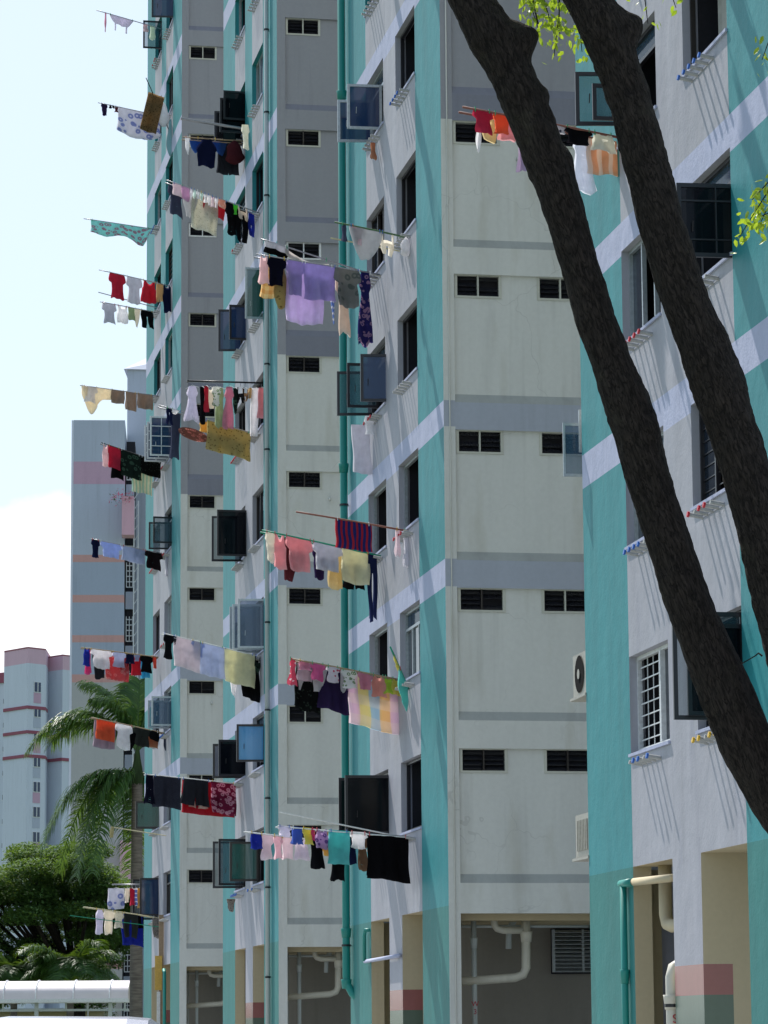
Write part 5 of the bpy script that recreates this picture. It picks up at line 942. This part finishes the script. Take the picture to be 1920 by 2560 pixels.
# ------------------------------------------------------------------ covered walkway
wy = 124.0; r = empty('covered_walkway', (-10, wy, 0), 'white barrel roofed covered walkway crossing the lower left', 'walkway')
mb = MB(); N = 14; R0 = 1.35; z0 = 3.08; hgt = .68; x0, x1 = -27, -9.65
sec = [(R0*math.cos(math.pi*k/N), hgt*math.sin(math.pi*k/N)**.8) for k in range(N+1)]
vs = [(x, wy-a, z0+b) for x in (x0, x1) for a, b in sec]; mb.mesh(vs, [(k, k+1, N+2+k, N+1+k) for k in range(N)], 'canopywhite')
vs = [(x, wy-a*.97, z0+b*.95-.01) for x in (x0, x1) for a, b in sec]; mb.mesh(vs, [(k, k+1, N+2+k, N+1+k) for k in range(N)], 'canopywhite'); mb.build('barrel_roof', r, smooth=True)
for xr in (-25.4, -23.4, -21.4, -19.4, -17.4, -15.6, -14.3, -13.1, -11.7, -10.35):
    mb = MB(); mb.tube([(xr, wy-a*1.02, z0+b*1.03) for a, b in sec], .028, 'canopyrib', 6); mb.build('roof_rib', r)
mb = MB(); mb.box(x0, x1, wy-R0-.05, wy-R0+.06, z0-.14, z0+.0, 'framewhite'); mb.box(x0, x1, wy+R0-.06, wy+R0+.05, z0-.14, z0, 'framewhite'); mb.box(x0, x1, wy-1.0, wy-.94, z0-.46, z0-.38, 'pipecream'); mb.build('gutter', r)
for xp in (-24.5, -21.5, -18.5, -15.8, -13.1, -10.35):
    mb = MB(); mb.box(xp-.07, xp+.07, wy-1.04, wy-.9, .1, z0-.1, 'pipecream'); mb.build('post', r)
for xp in (-23, -20, -17, -14.35, -12.0, -11.2, -9.8):
    mb = MB(); mb.box(xp-.035, xp+.035, wy-1.0, wy-.94, z0-.38, z0-.14, 'pipecream'); mb.build('strut', r)
mb = MB(); mb.box(-27, -9.6, wy-1.3, wy+1.3, .0, .1, 'concrete'); mb.build('plinth', r)
# low shopfronts glimpsed under it
r = empty('shop_row', (-18, 156, 0), 'low shopfront row with orange panels seen under the walkway roof', 'shop')
mb = MB(); mb.box(-34, -13.6, 158, 162, 0, 2.9, 'creamwall'); mb.build('wall', r)
for x in (-14.2, -15.9, -17.4, -18.2, -21.0, -23.5):
    q = MB(); q.box(x, x+.5, 157.9, 157.97, 1.6, 2.3, 'signorange'); q.build('sign_panel', r)
for x in (-14.9, -16.6, -18.9): q = MB(); q.box(x, x+.7, 157.88, 157.98, .9, 2.4, 'interior'); q.build('doorway', r)
q = MB(); q.box(-34, -13.4, 157.2, 162.2, 2.9, 3.05, 'b_white'); q.build('roof', r)
q = MB(); q.tube([(-12.9, 142, 0), (-12.9, 142, 3.6)], .03, 'steel', 6); pr = empty('parasol', (-12.9, 142, 0), 'small white parasol peeking over the walkway roof', 'parasol'); q.build('pole', pr)
q = MB(); c0 = Vector((-12.9, 142, 3.92)); rim = [c0+Vector((.75*math.cos(k*math.pi/4), .75*math.sin(k*math.pi/4), -.3)) for k in range(8)]
for k in range(8): q.face([c0, rim[k], rim[(k+1) % 8]], 'paintwhite')
q.build('canopy', pr)

# ------------------------------------------------------------------ silver van, only its roof reaching the frame
vy = 55.0; vx1 = -4.05; r = empty('parked_van', (-6.4, vy, 0), 'silver van whose roof shows along the bottom left edge', 'van')
def loft(secs, m, name, parent):
    mb = MB(); n = len(secs[0]); vs = [p for s_ in secs for p in s_]
    mb.mesh(vs, [(i*n+k, i*n+(k+1) % n, (i+1)*n+(k+1) % n, (i+1)*n+k) for i in range(len(secs)-1) for k in range(n)]+[tuple(range(n))[::-1], tuple((len(secs)-1)*n+k for k in range(n))], m)
    return mb.build(name, parent, smooth=False)
def vsec(x, zt, zb, hw):
    return [(x, vy-hw, zb), (x, vy-hw-.03, .95), (x, vy-hw*.93, zt-.32), (x, vy-hw*.86, zt-.1), (x, vy-hw*.62, zt-.01), (x, vy, zt+.03), (x, vy+hw*.62, zt-.01), (x, vy+hw*.86, zt-.1), (x, vy+hw*.93, zt-.32), (x, vy+hw+.03, .95), (x, vy+hw, zb)]
loft([vsec(x, zt, .35, hw) for x, zt, hw in ((-8.75, .95, .78), (-8.55, 1.15, .84), (-7.9, 1.3, .86), (-7.2, 1.88, .86), (-6.6, 1.95, .87), (-4.6, 1.93, .87), (-4.25, 1.90, .86), (-4.08, 1.78, .84), (-4.02, 1.55, .82))], 'vansilver', 'body', r)
for sy in (-1, 1):
    mb = MB(); y = vy+sy*.885
    for xa, xb in ((-7.1, -6.1), (-6.0, -5.0), (-4.9, -4.3)): mb.face([(xa, y, 1.12), (xb, y, 1.12), (xb, y-sy*.05, 1.55), (xa+.06, y-sy*.05, 1.55)], 'glass_black')
    mb.build('side_window', r, recalc=False)
for x in (-7.9, -5.0):
    for sy in (-1, 1):
        mb = MB(); mb.tube([(x, vy+sy*.72, .33), (x, vy+sy*.92, .33)], .33, 'tyre', 18); w_ = mb.build('wheel', r); mb = MB(); mb.tube([(x, vy+sy*.90, .33), (x, vy+sy*.935, .33)], .19, 'steel', 12); mb.build('rim', w_)
for sy in (-1, 1): mb = MB(); mb.box(-8.74, -8.66, vy+sy*.6-.14, vy+sy*.6+.14, .72, .9, 'headlight'); mb.build('headlight', r)

r.location.x += .3

# ------------------------------------------------------------------ the leaning tree in the foreground
TA = [[[4.5,24.0,-0.2],0.36],[[4.0,24,1.2],0.26],[[3.045,24.0,2.945],0.142],[[2.845,24.0,3.298],0.184],[[2.648,24.0,3.741],0.204],[[2.477,24.0,4.186],0.189],[[2.298,24.0,4.635],0.172],[[2.172,24.0,5.025],0.166],[[2.064,24.0,5.387],0.163],[[1.98,24.0,5.69],0.165],[[1.906,24.0,5.994],0.173],[[1.823,24.0,6.3],0.175],[[1.708,24.0,6.607],0.149],[[1.608,24.0,6.915],0.152],[[1.503,24.0,7.286],0.144],[[1.405,24.0,7.658],0.149],[[1.308,24.0,8.002],0.161],[[1.209,24.0,8.284],0.164],[[1.1,24.0,8.567],0.166],[[0.99,24.0,8.852],0.169],[[0.851,24.0,9.137],0.191],[[0.691,24.0,9.424],0.158],[[0.461,24.0,9.744],0.09],[[0.114,24.0,10.227],-0.002]]
TB = [[[4.7,23.9,-0.2],0.34],[[4.3,23.8,2.2],0.25],[[3.038,23.6,4.139],0.237],[[2.933,23.6,4.579],0.217],[[2.842,23.6,4.963],0.2],[[2.756,23.6,5.319],0.186],[[2.676,23.6,5.617],0.18],[[2.591,23.6,5.916],0.18],[[2.504,23.6,6.216],0.194],[[2.408,23.6,6.518],0.194],[[2.298,23.6,6.821],0.177],[[2.177,23.6,7.186],0.17],[[2.081,23.6,7.552],0.171],[[2.005,23.6,7.89],0.168],[[1.936,23.6,8.167],0.168],[[1.874,23.6,8.445],0.157],[[1.797,23.6,8.725],0.161],[[1.699,23.6,9.005],0.182],[[1.561,23.6,9.287],0.165],[[1.296,23.6,9.602],0.093],[[0.896,23.6,10.078],-0.003]]
ft = empty('leaning_tree', Vector((4.6, 24, 0)), 'dark backlit tree whose two bare trunks lean across the right side', 'tree')
def trunk(pts, name, seedv, knobs):
    rg = random.Random(seedv); mb = MB(); vs = []; seg = 40; P = []; Rr = []
    # resample
    for (a, ra), (b, rb) in zip(pts, pts[1:]):
        for k in range(16): P.append(Vector(a).lerp(Vector(b), k/16)); Rr.append(ra+(rb-ra)*k/16)
    P.append(Vector(pts[-1][0])); Rr.append(pts[-1][1])
    from mathutils import noise as mn
    for i, p in enumerate(P):
        t = (P[min(i+1, len(P)-1)]-P[max(i-1, 0)]).normalized(); a = t.cross(Vector((0, 1, 0))).normalized(); b = t.cross(a)
        for k in range(seg):
            q = 2*math.pi*k/seg; d = a*math.cos(q)+b*math.sin(q)
            e = 1+.10*mn.noise(Vector((math.cos(q)*2.2, math.sin(q)*2.2, i*.07+seedv)))+.06*mn.noise(Vector((math.cos(q)*7, math.sin(q)*7, i*.14)))+.05*mn.noise(Vector((math.cos(q)*17, math.sin(q)*17, i*.35)))
            for (kp, kr, kh) in knobs:
                dist = (p+d*Rr[i]-kp).length
                if dist < kr: e += kh*(math.cos(math.pi*dist/kr)+1)/2
            vs.append(p+d*Rr[i]*e)
    mb.mesh(vs, [(i*seg+k, i*seg+(k+1) % seg, (i+1)*seg+(k+1) % seg, (i+1)*seg+k) for i in range(len(P)-1) for k in range(seg)]+[tuple((len(P)-1)*seg+k for k in range(seg))], 'bark')
    return mb.build(name, ft, smooth=True)
KN = [[[[1.125618184566908,24.0,9.11942688296101],0.22,0.9],[[1.2563382266602836,24.0,8.676318562119471],0.12,0.25],[[1.4308418762627977,24.0,8.172773329803288],0.15,0.2],[[1.9982823202534992,23.85,6.0627945815951545],0.14,0.16]],[[[1.9496245927362699,23.6,9.096795189253656],0.24,0.8],[[1.7037303637946668,23.5,9.160043250652224],0.16,0.15],[[2.6647257578742223,23.6,6.425349620461901],0.2,0.12]]]
trunk(TA, 'trunk', 1, [(Vector(a), b, c) for a, b, c in KN[0]]); trunk(TB, 'trunk', 2, [(Vector(a), b, c) for a, b, c in KN[1]])
SPR = [[[1.204,24.0,9.23],[1.076,24.1,9.646],5,4],[[1.044,24.1,9.582],[1.213,24.2,9.261],8,5],[[1.163,24.0,9.612],[1.33,24.1,9.181],9,6],[[1.334,24.3,9.775],[1.392,24.4,9.227],10,6],[[1.383,24.1,9.611],[1.333,24.2,9.037],9,4],[[1.457,24.3,9.742],[1.562,24.4,9.129],8,5],[[1.256,24.0,9.675],[1.164,24.1,9.389],8,6],[[1.525,24.5,9.386],[1.621,24.6,9.158],4,4],[[1.974,23.8,9.539],[2.035,23.9,9.192],5,3],[[2.173,24.0,9.572],[2.27,24.1,9.381],3,3],[[1.837,23.6,9.473],[1.781,23.7,9.334],4,4],[[3.013,23.0,8.898],[2.798,23.1,8.657],8,3],[[2.925,23.0,7.812],[2.604,23.1,7.332],12,6],[[2.99,23.2,7.715],[2.776,23.3,7.471],10,5],[[3.025,23.1,7.809],[2.71,23.2,7.627],9,5],[[2.928,23.1,7.479],[2.736,23.2,7.491],4,4],[[2.72,23.4,4.293],[2.542,23.5,4.225],2,0]]      # twigs hanging into view: start, end
rg = random.Random(5)
for (a, b, n, dens) in SPR:
    a, b = Vector(a), Vector(b); mb = MB(); mid = (a+b)/2+Vector((rg.uniform(-.05, .05), 0, .04)); pts = [a, a.lerp(mid, .5)+Vector((0, 0, .02)), mid, b]
    mb.tube(pts, [.008, .006, .005, .003], 'bark', 5); mb.build('twig', ft)
    mb = MB()
    for k in range(n):
        t = (k+.5)/n; p = a.lerp(mid, t*2) if t < .5 else mid.lerp(b, t*2-1)
        for _ in range(dens):
            o = Vector((rg.gauss(0, .05), rg.gauss(0, .10), rg.gauss(0, .045)-.02)); q = p+o
            L = rg.uniform(.05, .085); dr = Vector((rg.uniform(-.7, .7), rg.uniform(-.6, .6), rg.uniform(-1.2, -.1))).normalized(); sd = dr.cross(Vector((rg.uniform(-1, 1), rg.uniform(-1, 1), rg.uniform(-1, 1)))).normalized()*L*.24
            fold = dr.cross(sd).normalized()*L*.06
            mb.mesh([q, q+dr*L*.3+sd, q+dr*L*.7+sd*.8, q+dr*L, q+dr*L*.7-sd*.8, q+dr*L*.3-sd, q+dr*L*.5-fold], [(0, 1, 6), (1, 2, 6), (2, 3, 6), (3, 4, 6), (4, 5, 6), (5, 0, 6)], 'leaf_near')
    mb.build('foliage', ft, recalc=False)
# upper limbs and crown, above the frame
for (x, z) in ((-1.2, 12.5), (1.4, 13.2), (3.2, 12.4)):
    mb = MB(); c0 = Vector((1.0, 24, 9.9)); c1 = Vector((x+1, 24.5, z)); mb.tube([c0, c0.lerp(c1, .5)+Vector((0, .3, .2)), c1], [.12, .08, .03], 'bark', 8); mb.build('limb', ft)
mb = MB()
for j in range(16): leafcloud(mb, Vector((rg.uniform(-2.2, 5.4), 24+rg.uniform(-2.2, 2.4), rg.uniform(11.6, 13.8))), Vector((1.0, 1.0, .5)), 420, .06, rg, 'leaf_near')
mb.build('crown', ft, recalc=False)
